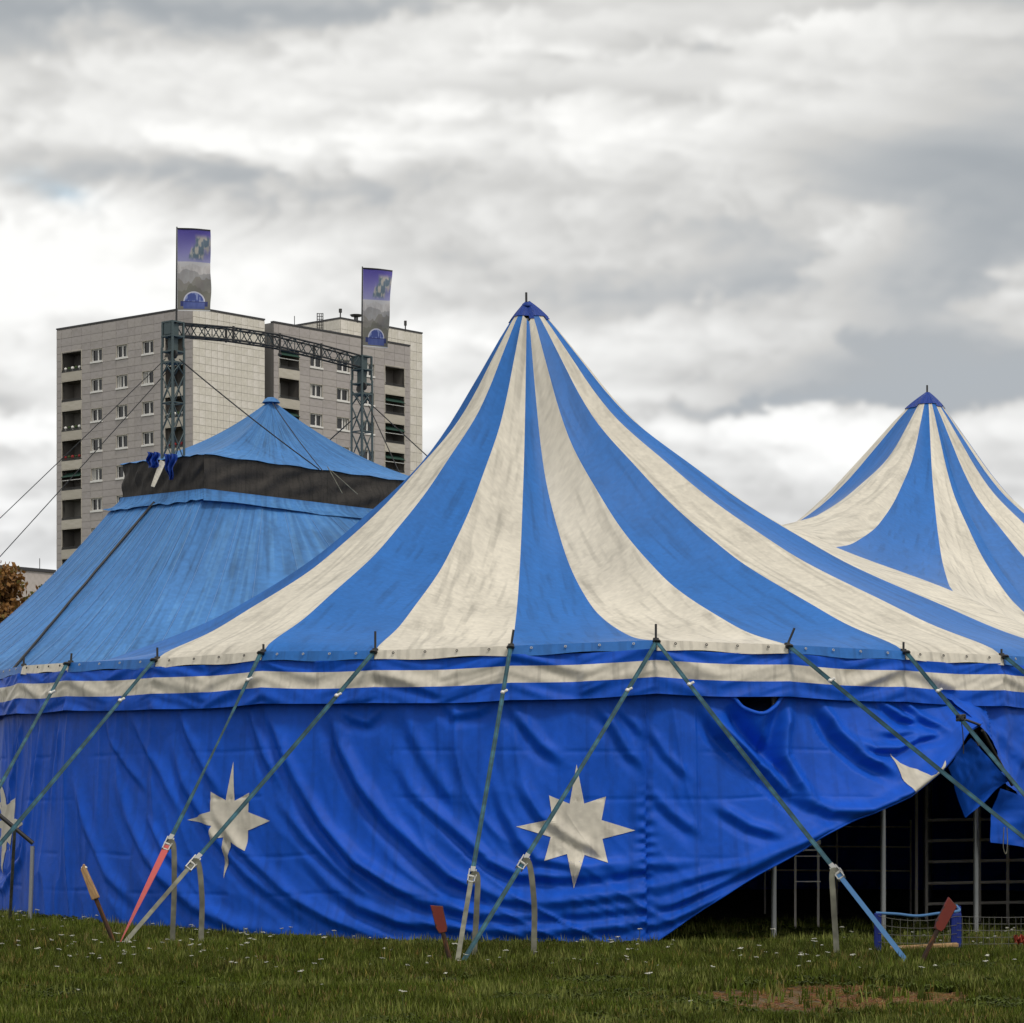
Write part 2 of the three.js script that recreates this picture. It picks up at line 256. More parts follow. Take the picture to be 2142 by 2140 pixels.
// the far end: a half oval round the second king pole
const end2 = []; for (let i = 0; i <= 14; i++) { const f = Math.PI / 2 - Math.PI * i / 14, rb = i < 7 ? dN : dF; end2.push(A2.clone().addScaledVector(axis, 9.2 * Math.cos(f)).addScaledVector(side, rb * Math.sin(f)).setY(HE)); }
for (const [d, m, e0, e1] of [[[5.4, 3.45], M.white, 0.92, 0.95], [[3.45, 1.53], M.blue, 0.95, 1], [[1.53, -0.9], M.white, 1, 1], [[-0.9, -7.2], M.blue, 1, 1], [[-7.2, -dF], M.white, 1, 1.1]]) gore(A2, d, m, 0, e0, e1);
gore(A2, [midPt(dN).lerp(end2[0], 0.45).setY(HE), midPt(dN), midPt(5.4)], M.blue, 0, 0.85, 0.92);
gore(A2, [end2[0], midPt(dN).lerp(end2[0], 0.45).setY(HE)], M.white, 1, 0.8, 0.85);
gore(A2, [flankF(1), end2[14]], M.blue, 1, 1.1, 0.8);
for (let i = 0; i < 14; i++) gore(A2, [end2[i], end2[i + 1]], i % 2 ? M.white : M.blue, 1, 0.8, 0.8);
for (const A of [A1, A2]) {
  const c = part('peak_cap', [...capGeo.get(A), new THREE.SphereGeometry(0.075, 16, 8, 0, 6.2832, 0, 1.6).scale(1, 0.8, 1).translate(A.x, H - 0.085, A.z)], M.cap, tent);
  part('pole_tip', bar(V(A.x - 0.01, H - 0.2, A.z), V(A.x - 0.012, H + 0.10, A.z), 0.015), M.darkSteel, c);
  part('king_pole', bar(V(A.x, 0.02, A.z), V(A.x, H - 0.25, A.z), 0.07, 14), M.steel, tent);
}
// eave line, all round: outward side poles and the three valance bands
const eaveLine = [];
{
  const ring = []; for (let k = -7; k <= 9; k++) ring.push(eave[k]);
    const near = [flankN(1)], far = [flankF(1)];
  eaveLine.push(...ring, ...near, ...end2, ...far);
  eaveLine.push(eaveLine[0].clone());
}
{
  const n = eaveLine.length - 1, ctr = mid.clone(), runs = [0]; for (let i = 0; i < n; i++) runs.push(runs[i] + eaveLine[i].distanceTo(eaveLine[i + 1]));
  const band = (y0, y1, mat, o0, o1) => part('valance_band', grid(n * 26, 10, (u, v) => {
    const f = Math.min(u * n, n - 1e-6), i = Math.floor(f), t = f - i, p = eaveLine[i].clone().lerp(eaveLine[i + 1], t), out = p.clone().sub(i < 16 ? C1 : ctr).setY(0).normalize();
    const s = runs[i] + t * (runs[i + 1] - runs[i]), y = y0 + (y1 - y0) * v, near = Math.min(t, 1 - t);
    const dir = t < 0.5 ? 1 : -1;                                     // wrinkles fan out from the poles
    const w = (fbm(s * 2.2 + dir * y * 5.2, y * 2.6 + i, 3, 3) - 0.5) * 0.15 * sstep(0, 0.12, -y) + 0.012 * Math.sin((s * 1.3 + dir * y * 5) * 6.3 + 4 * noise3(s, y * 2, 1)) * sstep(0.02, 0.2, -y) * (0.4 + 0.6 * noise3(s * 0.8, 0, 5));
    const drop = -0.02 * Math.sin(Math.PI * t) + (y1 < -0.5 ? 0.03 * (noise3(s * 0.9, 4, 1) - 0.5) * v : 0);
    return p.addScaledVector(out, 0.035 + o0 + (o1 - o0) * v + w).add(V(0, y + drop, 0));
  }, (u, v) => [u * runs[n], y0 + (y1 - y0) * v]), mat, tent);
  band(-0.10, -0.235, M.wall, 0.0, 0.012); band(-0.235, -0.435, M.wallWhite, 0.012, 0.03); band(-0.435, -0.625, M.wall, 0.03, 0.045);
}
for (let k = -3; k <= 9; k++) {                                       // side poles, their tips standing proud of the roof edge
  const p = eave[k].clone().sub(C1).setY(0).normalize().multiplyScalar(RE - 0.42).add(C1), tilt = { 6: 0.085, 4: 0.03, 0: 0.01 }[k] ?? 0, hgt = [0.12, 0.14, 0.09, 0.23, 0.19, 0.19, 0.2, 0.11, 0.08][k] ?? 0.12;
  const m = part('side_pole', bar(V(p.x, ground(p.x, p.z) - 0.05, p.z), V(p.x, eave[k].y - 0.03, p.z), 0.034, 10), M.steel, tent);
  const o = eave[k].clone(), up = o.clone().add(V(tilt, hgt, 0));
  part('pole_tip', [bar(o, up, 0.014), new THREE.CylinderGeometry(0.035, 0.04, 0.03, 10).translate(o.x, o.y + 0.012, o.z)], M.darkSteel, m);
}

// ---------------------------------------------------------------- the side walls with their folds
// folds: height out of the cloth, half width, then the crest as photo points on the wall
const wallAt = (px, py) => { const { d, th } = ringHit(px, RW); return [th * RW, EYE + (HY - py) / F * d]; };
const z2 = (l) => l.map(([x, y]) => [x / 2.539, 1280 + y / 2.539]), z3 = (l) => l.map(([x, y]) => [700 + x / 2.539, 1280 + y / 2.539]), z4 = (l) => l.map(([x, y]) => [1400 + x / 2.244, 1280 + y / 2.244]);
const foldList = [
  [0.05, 0.07, z2([[225, 520], [205, 800], [180, 1080], [150, 1300], [70, 1460], [0, 1400]])], [0.03, 0.05, z2([[120, 540], [70, 900], [30, 1250]])], [0.03, 0.06, z2([[330, 560], [300, 800], [290, 1100]])],
  [0.035, 0.06, z2([[560, 520], [600, 680], [690, 820], [800, 950]])], [0.04, 0.07, z2([[700, 520], [780, 700], [880, 860], [980, 1060]])],
  [0.04, 0.06, z2([[960, 480], [1020, 660], [1110, 830], [1200, 980]])], [0.045, 0.06, z2([[1330, 480], [1370, 620], [1410, 740], [1490, 900]])],
  [0.06, 0.07, z2([[1400, 480], [1490, 660], [1600, 900], [1740, 1130], [1930, 1330], [2150, 1480]])], [0.05, 0.07, z2([[1755, 480], [1800, 680], [1920, 930], [2050, 1150]])],
  [0.05, 0.08, z2([[640, 900], [700, 1100], [800, 1280], [900, 1400], [1060, 1560], [1280, 1660], [1600, 1720]])], [0.035, 0.07, z2([[420, 900], [480, 1150], [600, 1400], [760, 1560]])],
  [0.06, 0.07, z2([[1150, 1060], [1280, 1230], [1420, 1370], [1600, 1530], [1800, 1640], [2000, 1710]])], [0.05, 0.07, z2([[930, 700], [1000, 900], [1150, 1180], [1350, 1400], [1600, 1600], [1800, 1700]])],
  [0.04, 0.06, z2([[1500, 1000], [1650, 1200], [1800, 1350], [2000, 1520]])], [0.03, 0.05, z2([[800, 1080], [900, 1250], [1010, 1380]])],
  [0.075, 0.075, z3([[20, 480], [60, 720], [150, 900], [300, 1110], [450, 1250], [620, 1400], [760, 1450], [900, 1520], [1120, 1540], [1400, 1510], [1650, 1480], [1930, 1440]])],
  [0.07, 0.075, z3([[-120, 1000], [0, 1180], [100, 1310], [300, 1430], [500, 1530], [700, 1590], [1000, 1605], [1300, 1590], [1660, 1550], [1930, 1500]])],
  [0.06, 0.07, z3([[-150, 1300], [0, 1460], [150, 1560], [350, 1640], [600, 1665], [1000, 1690], [1400, 1670], [1650, 1640], [1900, 1570]])],
  [0.04, 0.08, z3([[380, 470], [420, 640], [500, 800], [600, 950], [700, 1020]])], [0.035, 0.06, z3([[30, 500], [100, 560], [180, 580], [250, 500]])],
  [0.06, 0.065, z3([[330, 800], [430, 960], [560, 1080], [700, 1200], [830, 1320], [980, 1390], [1250, 1400], [1500, 1380], [1700, 1340], [1930, 1330]])],
  [0.05, 0.06, z3([[840, 860], [900, 1050], [980, 1200], [1080, 1310], [1300, 1350], [1550, 1330], [1700, 1280]])],
  [0.05, 0.065, z3([[920, 460], [1010, 590], [1100, 700], [1220, 800]])], [0.045, 0.06, z3([[1390, 470], [1480, 600], [1560, 740], [1650, 830]])], [0.03, 0.05, z3([[1480, 480], [1600, 600], [1660, 680]])],
  [0.04, 0.06, z3([[1680, 950], [1780, 1060], [1930, 1180]])], [0.04, 0.06, z3([[560, 440], [640, 540], [760, 520], [840, 460]])], [0.04, 0.06, z3([[960, 880], [1100, 1080], [1280, 1210], [1440, 1290]])],
  [0.03, 0.05, z3([[1660, 600], [1760, 760], [1900, 900]])],
  // lifted part
  [0.07, 0.075, z4([[130, 400], [240, 560], [400, 700], [520, 830], [640, 930]])], [-0.13, 0.10, z4([[270, 440], [340, 560], [430, 680], [470, 720]])],
  [0.09, 0.075, z4([[560, 400], [520, 560], [510, 680], [570, 800], [640, 890]])], [0.08, 0.07, z4([[690, 400], [760, 560], [860, 680], [980, 760]])],
  [0.05, 0.05, z4([[820, 590], [900, 640], [1000, 640], [1100, 590], [1220, 560]])], [0.06, 0.07, z4([[560, 860], [700, 930], [850, 930], [1000, 850], [1150, 720], [1250, 590]])],
  [0.05, 0.06, z4([[-100, 1290], [0, 1265], [300, 1190], [560, 1080], [800, 960]])], [0.05, 0.05, z4([[-100, 1390], [0, 1370], [250, 1250], [480, 1140]])], [0.04, 0.05, z4([[-100, 1480], [0, 1440], [300, 1290]])],
  [0.05, 0.05, z4([[950, 400], [1050, 490], [1150, 520]])], [0.05, 0.05, z4([[1070, 400], [1130, 480], [1230, 560]])], [0.035, 0.06, z4([[200, 900], [350, 1000], [500, 1050]])], [0.03, 0.05, z4([[930, 560], [1020, 570], [1160, 545]])]
].map(([a, w, pts]) => { const p = pts.map(([x, y]) => wallAt(x, y)), l = [0]; for (let i = 1; i < p.length; i++) l.push(l[i - 1] + Math.hypot(p[i][0] - p[i - 1][0], p[i][1] - p[i - 1][1])); const pull = pts[0][0] > 1400 ? 1.4 : 1, bx = p.map((q) => q[0]), by = p.map((q) => q[1]); return { a: a * pull, w, p, l, L: l[l.length - 1], box: [Math.min(...bx) - 4 * w, Math.max(...bx) + 4 * w, Math.min(...by) - 4 * w, Math.max(...by) + 4 * w] }; });
const seamS = wallAt(1350, 1700)[0];
function fold(s, y) {
  let out = 0;
  for (const f of foldList) {
    if (s < f.box[0] || s > f.box[1] || y < f.box[2] || y > f.box[3]) continue;
    let best = 1e9, sgn = 1, run = 0;
    for (let i = 0; i + 1 < f.p.length; i++) {
      const [ax, ay] = f.p[i], dx = f.p[i + 1][0] - ax, dy = f.p[i + 1][1] - ay, q = dx * dx + dy * dy, t = clamp(((s - ax) * dx + (y - ay) * dy) / q), ex = s - ax - t * dx, ey = y - ay - t * dy, d = ex * ex + ey * ey;
      if (d < best) { best = d; sgn = dx * ey - dy * ex > 0 ? 1 : -1; run = f.l[i] + t * Math.sqrt(q); }
    }
    const d = Math.sqrt(best) / (f.w * 0.8) * sgn, e = Math.min(1, 4 * Math.min(run, f.L - run) / f.L + 0.12);
    if (Math.abs(d) < 4) out += 1.25 * f.a * e * (Math.exp(-d * d / 2) - 0.6 * Math.exp(-((d + 2) ** 2) / 2));
  }
  out += (fbm(s * 1.1 + 20, y * 0.5, 2, 3) - 0.5) * 0.16 + (fbm(s * 3.5 + y * 1.5 + 20, y * 1.2, 6, 3) - 0.5) * 0.035;
  if (s < seamS + 0.6) {                                              // finer folds that follow the same sweep, and old packing creases
    const v = clamp((2.95 - y) / 2.95), sp = s - 2.3 * v ** 3 * sstep(-9, -1, s), r1 = 1 - Math.abs(2 * noise3(sp * 2.3 + 60, y * 0.45, 1) - 1), r2 = 1 - Math.abs(2 * noise3(sp * 5.5 + 60, y * 0.8, 9) - 1);
    out += (0.05 * r1 ** 4 + 0.018 * r2 ** 3) * (0.35 + 0.65 * sstep(0.3, 0.6, noise3(s * 0.7 + 30, y * 0.8, 4)));
  }
  for (const yc of [2.28, 1.72, 1.02, 0.55]) { const e = (y - yc - 0.06 * (noise3(s * 1.3 + 40, yc, 3) - 0.5)) / 0.02; if (Math.abs(e) < 3) out -= 0.010 * Math.exp(-e * e) * sstep(0.45, 0.7, noise3(s * 2.4 + 70, yc * 9, 5)); }
  const ds = Math.abs(s - seamS);                                     // the laced seam puckers the cloth
  if (ds < 0.35) out += 0.022 * Math.exp(-((ds / 0.10) ** 2)) * Math.sin(y * 46 + Math.sign(s - seamS) * 1.2 + 4 * noise3(0, y * 3, 2)) * sstep(2.1, 1.2, y) - 0.02 * Math.exp(-((ds / 0.03) ** 2));
  return out;
}
const wallTop = (th) => HE - 0.5;
const wallPt = (th, y, extra = 0) => { const q = clamp((HE - 0.55 - y) / 0.35); return onRing(th, RW + fold(th * RW, y) * (0.25 + 0.75 * q) + 0.10 * (1 - y / 3) + extra, y); };
function wallStrip(name, th0, th1, step, extra = 0) {
  const n = Math.round((th1 - th0) * RW / step), m = Math.max(8, Math.round(3 / step));
  return part(name, grid(n, m, (u, v) => { const th = th0 + (th1 - th0) * u, b = onRing(th, RW, 0), lo = ground(b.x, b.z) - 0.02, y = wallTop(th) + (lo - wallTop(th)) * v; return wallPt(th, y, extra * (1 - 0.3 * v)); }, (u, v) => [(th0 + (th1 - th0) * u) * RW, 3 * v]), M.wall, tent);
}
const thSeam = ringHit(1351, RW).th, thLeft = -1.46;
const frontWall = wallStrip('wall_curtain', thLeft - 0.02, thSeam, 0.022);
const leftWall = wallStrip('wall_curtain', thLeft - 0.75, thLeft + 0.02, 0.03, 0.05);
// the rest of the wall, round the back of the tent
{
  const pts = []; for (let th = thLeft - 0.74; th > -2.3; th -= 0.1) pts.push(onRing(th, RW, 0));
  const back = [flankF(1)]; for (let i = 14; i >= 0; i--) back.push(end2[i]); back.push(flankN(1), eave[9]);
  const all = [...pts, ...back.map((p) => { const q = p.clone().setY(0), d = mid.clone().setY(0).sub(q).setLength(0.12); return q.add(d); })];
  const n = all.length - 1;
  part('wall_curtain', grid(n * 4, 12, (u, v) => { const f = Math.min(u * n, n - 1e-6), i = Math.floor(f), p = all[i].clone().lerp(all[i + 1], f - i); return p.setY(3.3 * (1 - v) - 0.02).add(V(0.05 * Math.sin(f * 9), 0, 0.05 * Math.cos(f * 9))); }, (u, v) => [u * n, v * 3]), M.wall, tent);
}
// lifted part: hangs from the eave, its hem swept up to the tie on the guy strap
const hem = curve1([[1351, 1980], [1400, 1946], [1489, 1882], [1578, 1824], [1654, 1777], [1685, 1752], [1756, 1714], [1801, 1690], [1854, 1663], [1903, 1623], [1930, 1592], [1966, 1534], [1990, 1516]]);
const topEdge = curve1([[1351, 1432], [1500, 1436], [1525, 1450], [1548, 1478], [1580, 1490], [1612, 1474], [1640, 1444], [1700, 1440], [1990, 1452]]);
const liftPt = (px, v, extra = 0) => {
  const py = topEdge(px) + (hem(px) - topEdge(px)) * v, { d, th } = ringHit(px, RW), y = EYE + (HY - py) / F * d;
  const t = clamp((px - 1351) / 640), pull = 0.62 * t ** 1.7 * v ** 1.25 + 0.16 * Math.sin(Math.PI * t) * v, tuck = v > 0.94 ? -0.06 * ((v - 0.94) / 0.06) ** 2 * t : 0;
  const pocket = 0.16 * Math.exp(-(((px - 1580) / 55) ** 2)) * Math.exp(-v * 7);       // the loose top edge sags outward
  return onRing(th, RW + fold(th * RW, y) * (0.3 + 0.7 * Math.min(1, v * 5)) + 0.10 * (1 - y / 3) + pull + tuck + pocket + extra, y);
};
const liftWall = part('wall_curtain', grid(260, 130, (u, v) => liftPt(1351 + 639 * u, v), (u, v) => [u * 3.6, v * 3 * (1 - 0.6 * u)]), M.wall, tent);
liftWall.userData.label = 'lifted blue wall curtain swept up to a tie';
part('hem_rope', tube(Array.from({ length: 60 }, (_, i) => liftPt(1353 + 635 * i / 59, 1)), 0.012, 120), M.wall, liftWall);
part('rolled_edge', tube(Array.from({ length: 24 }, (_, i) => { const t = i / 23; return liftPt(1508 + 136 * t, 0.012, 0.02 + 0.05 * Math.sin(Math.PI * t)); }), 0.024, 60, 9), M.wall, liftWall);
// eight-pointed stars sewn to the wall
function star(parent, pts, f) {                                       // pts: centre, then 8 tips clockwise from the top (photo points)
  const [c, ...tips] = pts, ring = [];
  tips.forEach((p, i) => { const q = tips[(i + 1) % 8], m = [(p[0] + q[0]) / 2 - c[0], (p[1] + q[1]) / 2 - c[1]], a = Math.min(Math.hypot(p[0] - c[0], p[1] - c[1]), Math.hypot(q[0] - c[0], q[1] - c[1])), L = Math.hypot(...m); ring.push(p, [c[0] + m[0] / L * a * 0.6, c[1] + m[1] / L * a * 0.6]); });
  const gs = ring.map((p, i) => { const q = ring[(i + 1) % ring.length]; return grid(8, 26, (u, v) => f(c[0] + (p[0] + (q[0] - p[0]) * u - c[0]) * v, c[1] + (p[1] + (q[1] - p[1]) * u - c[1]) * v), (u, v) => [(p[0] + (q[0] - p[0]) * u - c[0]) * v / 178 + c[0], (p[1] + (q[1] - p[1]) * u - c[1]) * v / 178 + 0.31]); });
  return part('star', gs, M.wallWhite, parent);
}
const onWall = (o) => (px, py) => { const [s, y] = wallAt(px, py); return wallPt(s / RW, y, o); };
star(frontWall, [[487, 1717], [491, 1593], [528, 1658], [573, 1717], [526, 1780], [477, 1838], [443, 1758], [401, 1715], [448, 1656]], onWall(0.008));
star(frontWall, [[1206, 1733], [1206, 1599], [1267, 1666], [1328, 1737], [1270, 1804], [1200, 1858], [1140, 1800], [1082, 1729], [1149, 1664]], onWall(0.008));
star(frontWall, [[17, 1725], [6, 1613], [33, 1668], [57, 1723], [36, 1780], [20, 1829], [4, 1778], [-4, 1723], [0, 1668]], onWall(0.008));
// what still shows of the star on the lifted cloth
{
  const f = (px, py) => { const v = clamp((py - topEdge(px)) / (hem(px) - topEdge(px))); return liftPt(px, v, 0.01); };
  const up = [[1834, 1577], [1845, 1597], [1860, 1606], [1872, 1610], [1884, 1624], [1893, 1620], [1905, 1606], [1915, 1592]], lo = [[1841, 1628], [1850, 1655], [1858, 1662], [1868, 1655], [1884, 1642], [1893, 1633], [1904, 1622], [1913, 1600]];
  part('star', grid(28, 10, (u, v) => { const k = Math.min(u * 7, 6.999), i = Math.floor(k), t = k - i, l = (a) => [a[i][0] + (a[i + 1][0] - a[i][0]) * t, a[i][1] + (a[i + 1][1] - a[i][1]) * t], a = l(up), b = l(lo); return f(a[0] + (b[0] - a[0]) * v, a[1] + (b[1] - a[1]) * v); }, (u, v) => [u * 0.4, v * 0.3]), M.wallWhite, liftWall);
}
// right hand curtain, gathered at the same tie, with two loose flaps
{
  const base = (px) => ringHit(Math.min(px, 2380), RW);
  const pxy = (px, py, out) => { const { d, th } = base(px), p = onRing(th, RW + out, EYE + (HY - py) / F * d); return p; };
  const low = curve1([[1985, 1528], [2010, 1560], [2040, 1612], [2064, 1642], [2100, 1660], [2142, 1684], [2250, 1740], [2380, 1800]]), left = curve1([[0, 1958], [0.3, 1972], [0.7, 1985], [1, 1988]]);
  const wr = (px, py) => 0.05 * Math.exp(-(((px - 2092 + (py - 1440) * 0.05) / 16) ** 2)) + 0.04 * Math.exp(-(((px - 2020 - (py - 1440) * 0.25) / 14) ** 2)) + 0.035 * Math.exp(-(((py - 1475 - (px - 2000) * 0.9) / 18) ** 2)) + (fbm(px * 0.02, py * 0.012, 4, 4) - 0.5) * 0.2 + 0.05 * (1 - Math.abs(2 * noise3(px * 0.035 + py * 0.01, py * 0.008, 6) - 1)) ** 4;
  const rw = part('wall_curtain', grid(110, 70, (u, v) => { const px = left(v) + (2380 - left(v)) * u, py = 1446 + (low(px) - 1446) * v; return pxy(px, py, wr(px, py) + 0.45 * v * Math.exp(-(((px - 1990) / 70) ** 2)) + 0.12 * v); }, (u, v) => [u * 2.4, v * 1.2]), M.wall, tent);
  part('hem_pole', bar(pxy(1982, 1530, 0.62), pxy(2066, 1643, 0.40), 0.02), M.darkSteel, rw);
  // hanging triangular flap, its shaded back turned to us
  const T = [[1958, 1546, 0.62], [1937, 1606, 0.5], [1999, 1711, 0.34], [2046, 1652, 0.36], [2062, 1634, 0.40]];
  part('wall_flap', grid(24, 24, (u, v) => { const a = u < 0.5 ? [T[1][0] + (T[2][0] - T[1][0]) * u * 2, T[1][1] + (T[2][1] - T[1][1]) * u * 2, T[1][2] + (T[2][2] - T[1][2]) * u * 2] : [T[2][0] + (T[3][0] - T[2][0]) * (u * 2 - 1), T[2][1] + (T[3][1] - T[2][1]) * (u * 2 - 1), T[2][2] + (T[3][2] - T[2][2]) * (u * 2 - 1)], b = [0, 1, 2].map((k) => T[0][k] + (T[4][k] - T[0][k]) * u), c = [0, 1, 2].map((k) => b[k] + (a[k] - b[k]) * v); return pxy(c[0], c[1], c[2] - 0.12 * v + 0.06 * Math.sin(u * 7 + v * 2) * v + 0.10 * (fbm(u * 3 + 5, v * 2.4, 8, 3) - 0.5)); }), M.wall, rw);
  const fl = curve1([[2050, 1762], [2142, 1776], [2300, 1800]]), ft = curve1([[2050, 1648], [2090, 1662], [2142, 1686], [2300, 1760]]);
  part('wall_flap', grid(50, 26, (u, v) => { const px = 2054 + 246 * u + (v < 0.9 ? -4 * v : -4), py = ft(px) + (fl(px) - ft(px)) * v; return pxy(px, py, 0.30 - 0.1 * v + (fbm(px * 0.015, py * 0.02, 9, 3) - 0.5) * 0.16 + 0.05 * Math.sin(px * 0.06 + v * 2)); }, (u, v) => [u, v * 0.7]), M.wall, rw);
  part('lace_loop', tube([[2062, 1730], [2061, 1775], [2066, 1786], [2069, 1765], [2068, 1731]].map(([x, y]) => pxy(x, y, 0.3)), 0.006, 30, 5), M.webbing, rw);
}

// ---------------------------------------------------------------- guy straps and stakes
const stakeA = onGround(250, 1986), stakeB = onGround(957, 2022), stakeC = onGround(1908, 2022), stakeL = onGround(-178, 1975), stakeR = onGround(2440, 2005), stakeFar = onGround(2860, 1990);
function ratchet(p, dir, parent, mat = M.galv) {
  const z = dir.clone().normalize(), x = z.clone().cross(V(0, 0, 1)).normalize(), y = z.clone().cross(x), m = new THREE.Matrix4().makeBasis(x, y, z).setPosition(p);
  const g = [box(0.012, 0.05, 0.20, -0.035), box(0.012, 0.05, 0.20, 0.035), new THREE.CylinderGeometry(0.02, 0.02, 0.09, 10).rotateZ(Math.PI / 2), box(0.05, 0.014, 0.12, 0, -0.045, -0.09).rotateX(0.25), new THREE.CylinderGeometry(0.012, 0.012, 0.085, 8).rotateZ(Math.PI / 2).translate(0, 0, 0.085), new THREE.TorusGeometry(0.035, 0.006, 5, 14).rotateY(Math.PI / 2).translate(-0.045, 0, 0)];
  part('ratchet_buckle', g.map((q) => q.applyMatrix4(m)), mat, parent);
}
function strap(k, stake, opt, label) {
  const top = eave[k].clone().add(V(0, -0.02, 0)).addScaledVector(eave[k].clone().sub(C1).setY(0).normalize(), 0.06), end = stake.clone().add(V(0, 0.06, 0)).add(opt.off ?? V(0, 0, 0));
  const o = thing('guy_strap', V(stake.x, stake.y, stake.z), label, 'strap', 'guy straps along the tent edge');
  const fr = opt.at ?? 0.75, joint = top.clone().lerp(end, fr), ref = V(0, 0.25, 1).normalize();
  part('webbing', sweep(line(top, joint, 30, 0.015), 0.050, 0.006, ref, opt.twist ?? ((t) => 0.35 * Math.sin(t * 5 + k))), M.strap, o);
  part('webbing', sweep(line(joint, end, 16), opt.low === M.redWeb ? 0.075 : 0.050, 0.006, ref, opt.twistLow ?? (() => 0.2)), opt.low ?? M.strap, o);
  const dir = end.clone().sub(top);
  if (opt.at) ratchet(joint, dir, o);
  part('lashing', new THREE.TorusGeometry(0.035, 0.016, 6, 12).rotateX(1.2).translate(top.x, top.y, top.z), M.darkSteel, o);
  const hk = top.clone().lerp(end, opt.hook ?? 0.19);
  if (opt.hook !== 0) part('hook', [new RoundedBoxGeometry(0.075, 0.03, 0.03, 2, 0.01).rotateZ(0.5).translate(hk.x + 0.02, hk.y, hk.z + 0.012), new THREE.SphereGeometry(0.026, 8, 6).translate(hk.x - 0.005, hk.y - 0.012, hk.z + 0.02)], M.hook, o);
  if (opt.tail) { const g0 = V(joint.x + opt.tail, ground(joint.x + opt.tail, joint.z) + 0.02, joint.z + 0.05), b = joint.clone().add(V(0.05 * Math.sign(opt.tail), 0.03, 0.02)); part('tail', sweep(new THREE.CatmullRomCurve3([joint.clone(), b, b.clone().lerp(g0, 0.4).add(V(opt.tail * 0.35, 0, 0)), g0.clone().add(V(0, 0.12, 0)), g0]).getPoints(24), 0.06, 0.005, V(0, 0, 1), (t) => 0.3 * t), opt.tailMat ?? M.webbing, o); }
  return { top, end, joint };
}
const outB = V(0.06, 0, 0.02);
strap(0, stakeL, { at: 0.8, hook: 0.12 }, 'teal guy strap crossing the sewn star beside the bent steel pole');
const s2 = strap(1, stakeL, { at: 0.9, hook: 0.16, low: M.darkSteel, off: V(0.05, 0, 0) }, 'teal guy strap left of the red topped strap, running down across the bent pole');
strap(2, stakeA, { at: 0.685, tail: 0.06, low: M.redWeb, hook: 0.1, twistLow: (t) => 1.3 * t, twist: (t) => 0.9 * Math.sin(t * 3.3) }, 'teal guy strap with a red lower length below its buckle');
strap(3, stakeA, { at: 0.745, tail: 0.1, low: M.webbing, hook: 0.16, off: V(0.05, 0, 0.04) }, 'teal guy strap crossing a white star to a grey lower length');
strap(4, stakeB, { at: 0.76, tail: 0.03, low: M.webbing, hook: 0.16 }, 'steep teal guy strap ending at the short red stake before the wall');
strap(5, stakeB, { at: 0.725, tail: 0.12, hook: 0.17, off: outB }, 'teal guy strap crossing the large star right of the steep strap');
strap(5, stakeC, { at: 0.755, tail: -0.02, low: M.blueWeb, hook: 0.15, off: V(-0.06, 0, 0) }, 'teal guy strap with a bright blue lower length crossing the dark opening');
strap(6, stakeR, { hook: 0.12 }, 'dark teal guy strap passing over the dangling flap of the lifted wall');
const s9 = strap(7, stakeR, { hook: 0.14, off: V(-0.1, 0, 0) }, 'dark guy strap that holds the knotted tie of the lifted wall');
strap(8, stakeFar, { hook: 0.2 }, 'short dark guy strap end above the curtain beside the tied gap');
// the knot that gathers the curtains to the strap
{
  const p = s9.top.clone().lerp(s9.end, 0.24), o = thing('tie_rope', p, 'dark knotted rope tying the lifted curtain to a guy strap', 'rope');
  const pts = []; for (let i = 0; i < 26; i++) pts.push(p.clone().add(V(0.05 * Math.cos(i * 1.1), 0.035 * Math.sin(i * 1.7), 0.04 * Math.sin(i * 1.1))));
  part('knot', tube(pts, 0.012, 120, 6), M.darkSteel, o);
  part('rope', bar(p, liftPt(1986, 1), 0.016), M.darkSteel, o);
  part('rope', tube([p, p.clone().add(V(0.02, -0.2, 0.02)), p.clone().add(V(0.03, -0.42, 0))], 0.006, 20), M.darkSteel, o);
  part('rope_end', tube([p, p.clone().add(V(0.12, -0.16, 0.05)), p.clone().add(V(0.20, -0.33, 0.05))], 0.013, 20), M.darkSteel, o);
}
function stake(p, top, kind, label) {
  const o = thing('tent_stake', p, label, 'stake', undefined), d = top.clone().sub(p), foot = p.clone().addScaledVector(d, -0.15);
  part('rod', bar(foot, p.clone().addScaledVector(d, kind === 'wood' ? 0.98 : 0.8), 0.024, 10), M.rust, o);
  const q = new THREE.Quaternion().setFromUnitVectors(V(0, 1, 0), d.clone().normalize()), L = d.length();
  if (kind === 'wood') {
    const g = new RoundedBoxGeometry(0.085, L * 0.40, 0.085, 2, 0.012), P = g.attributes.position; for (let i = 0; i < P.count; i++) if (P.getY(i) > 0) { P.setX(i, P.getX(i) * 0.66); P.setY(i, P.getY(i) + 0.02 * Math.sin(P.getX(i) * 80)); }
    part('wooden_grip', g.applyQuaternion(q).translate(p.x + d.x * 0.82, p.y + d.y * 0.82, p.z + d.z * 0.82), M.wood, o);
    part('battered_tip', new THREE.IcosahedronGeometry(0.03, 1).scale(1.2, 0.6, 1).translate(top.x + 0.012, top.y + 0.005, top.z), M.hook, o);
  } else {
    const s = new THREE.Shape([[-0.035, 0], [0.035, 0], [0.05, L * 0.06], [0.058, L * 0.42], [-0.05, L * 0.48], [-0.052, L * 0.1]].map(([x, y]) => new THREE.Vector2(x, y)));
    part('painted_head', new THREE.ExtrudeGeometry(s, { depth: 0.04, bevelEnabled: true, bevelSize: 0.006, bevelThickness: 0.006, bevelSegments: 1 }).translate(0, 0, -0.02).applyQuaternion(q).translate(p.x + d.x * 0.6, p.y + d.y * 0.6, p.z + d.z * 0.6), M.redPaint, o);
  }
}
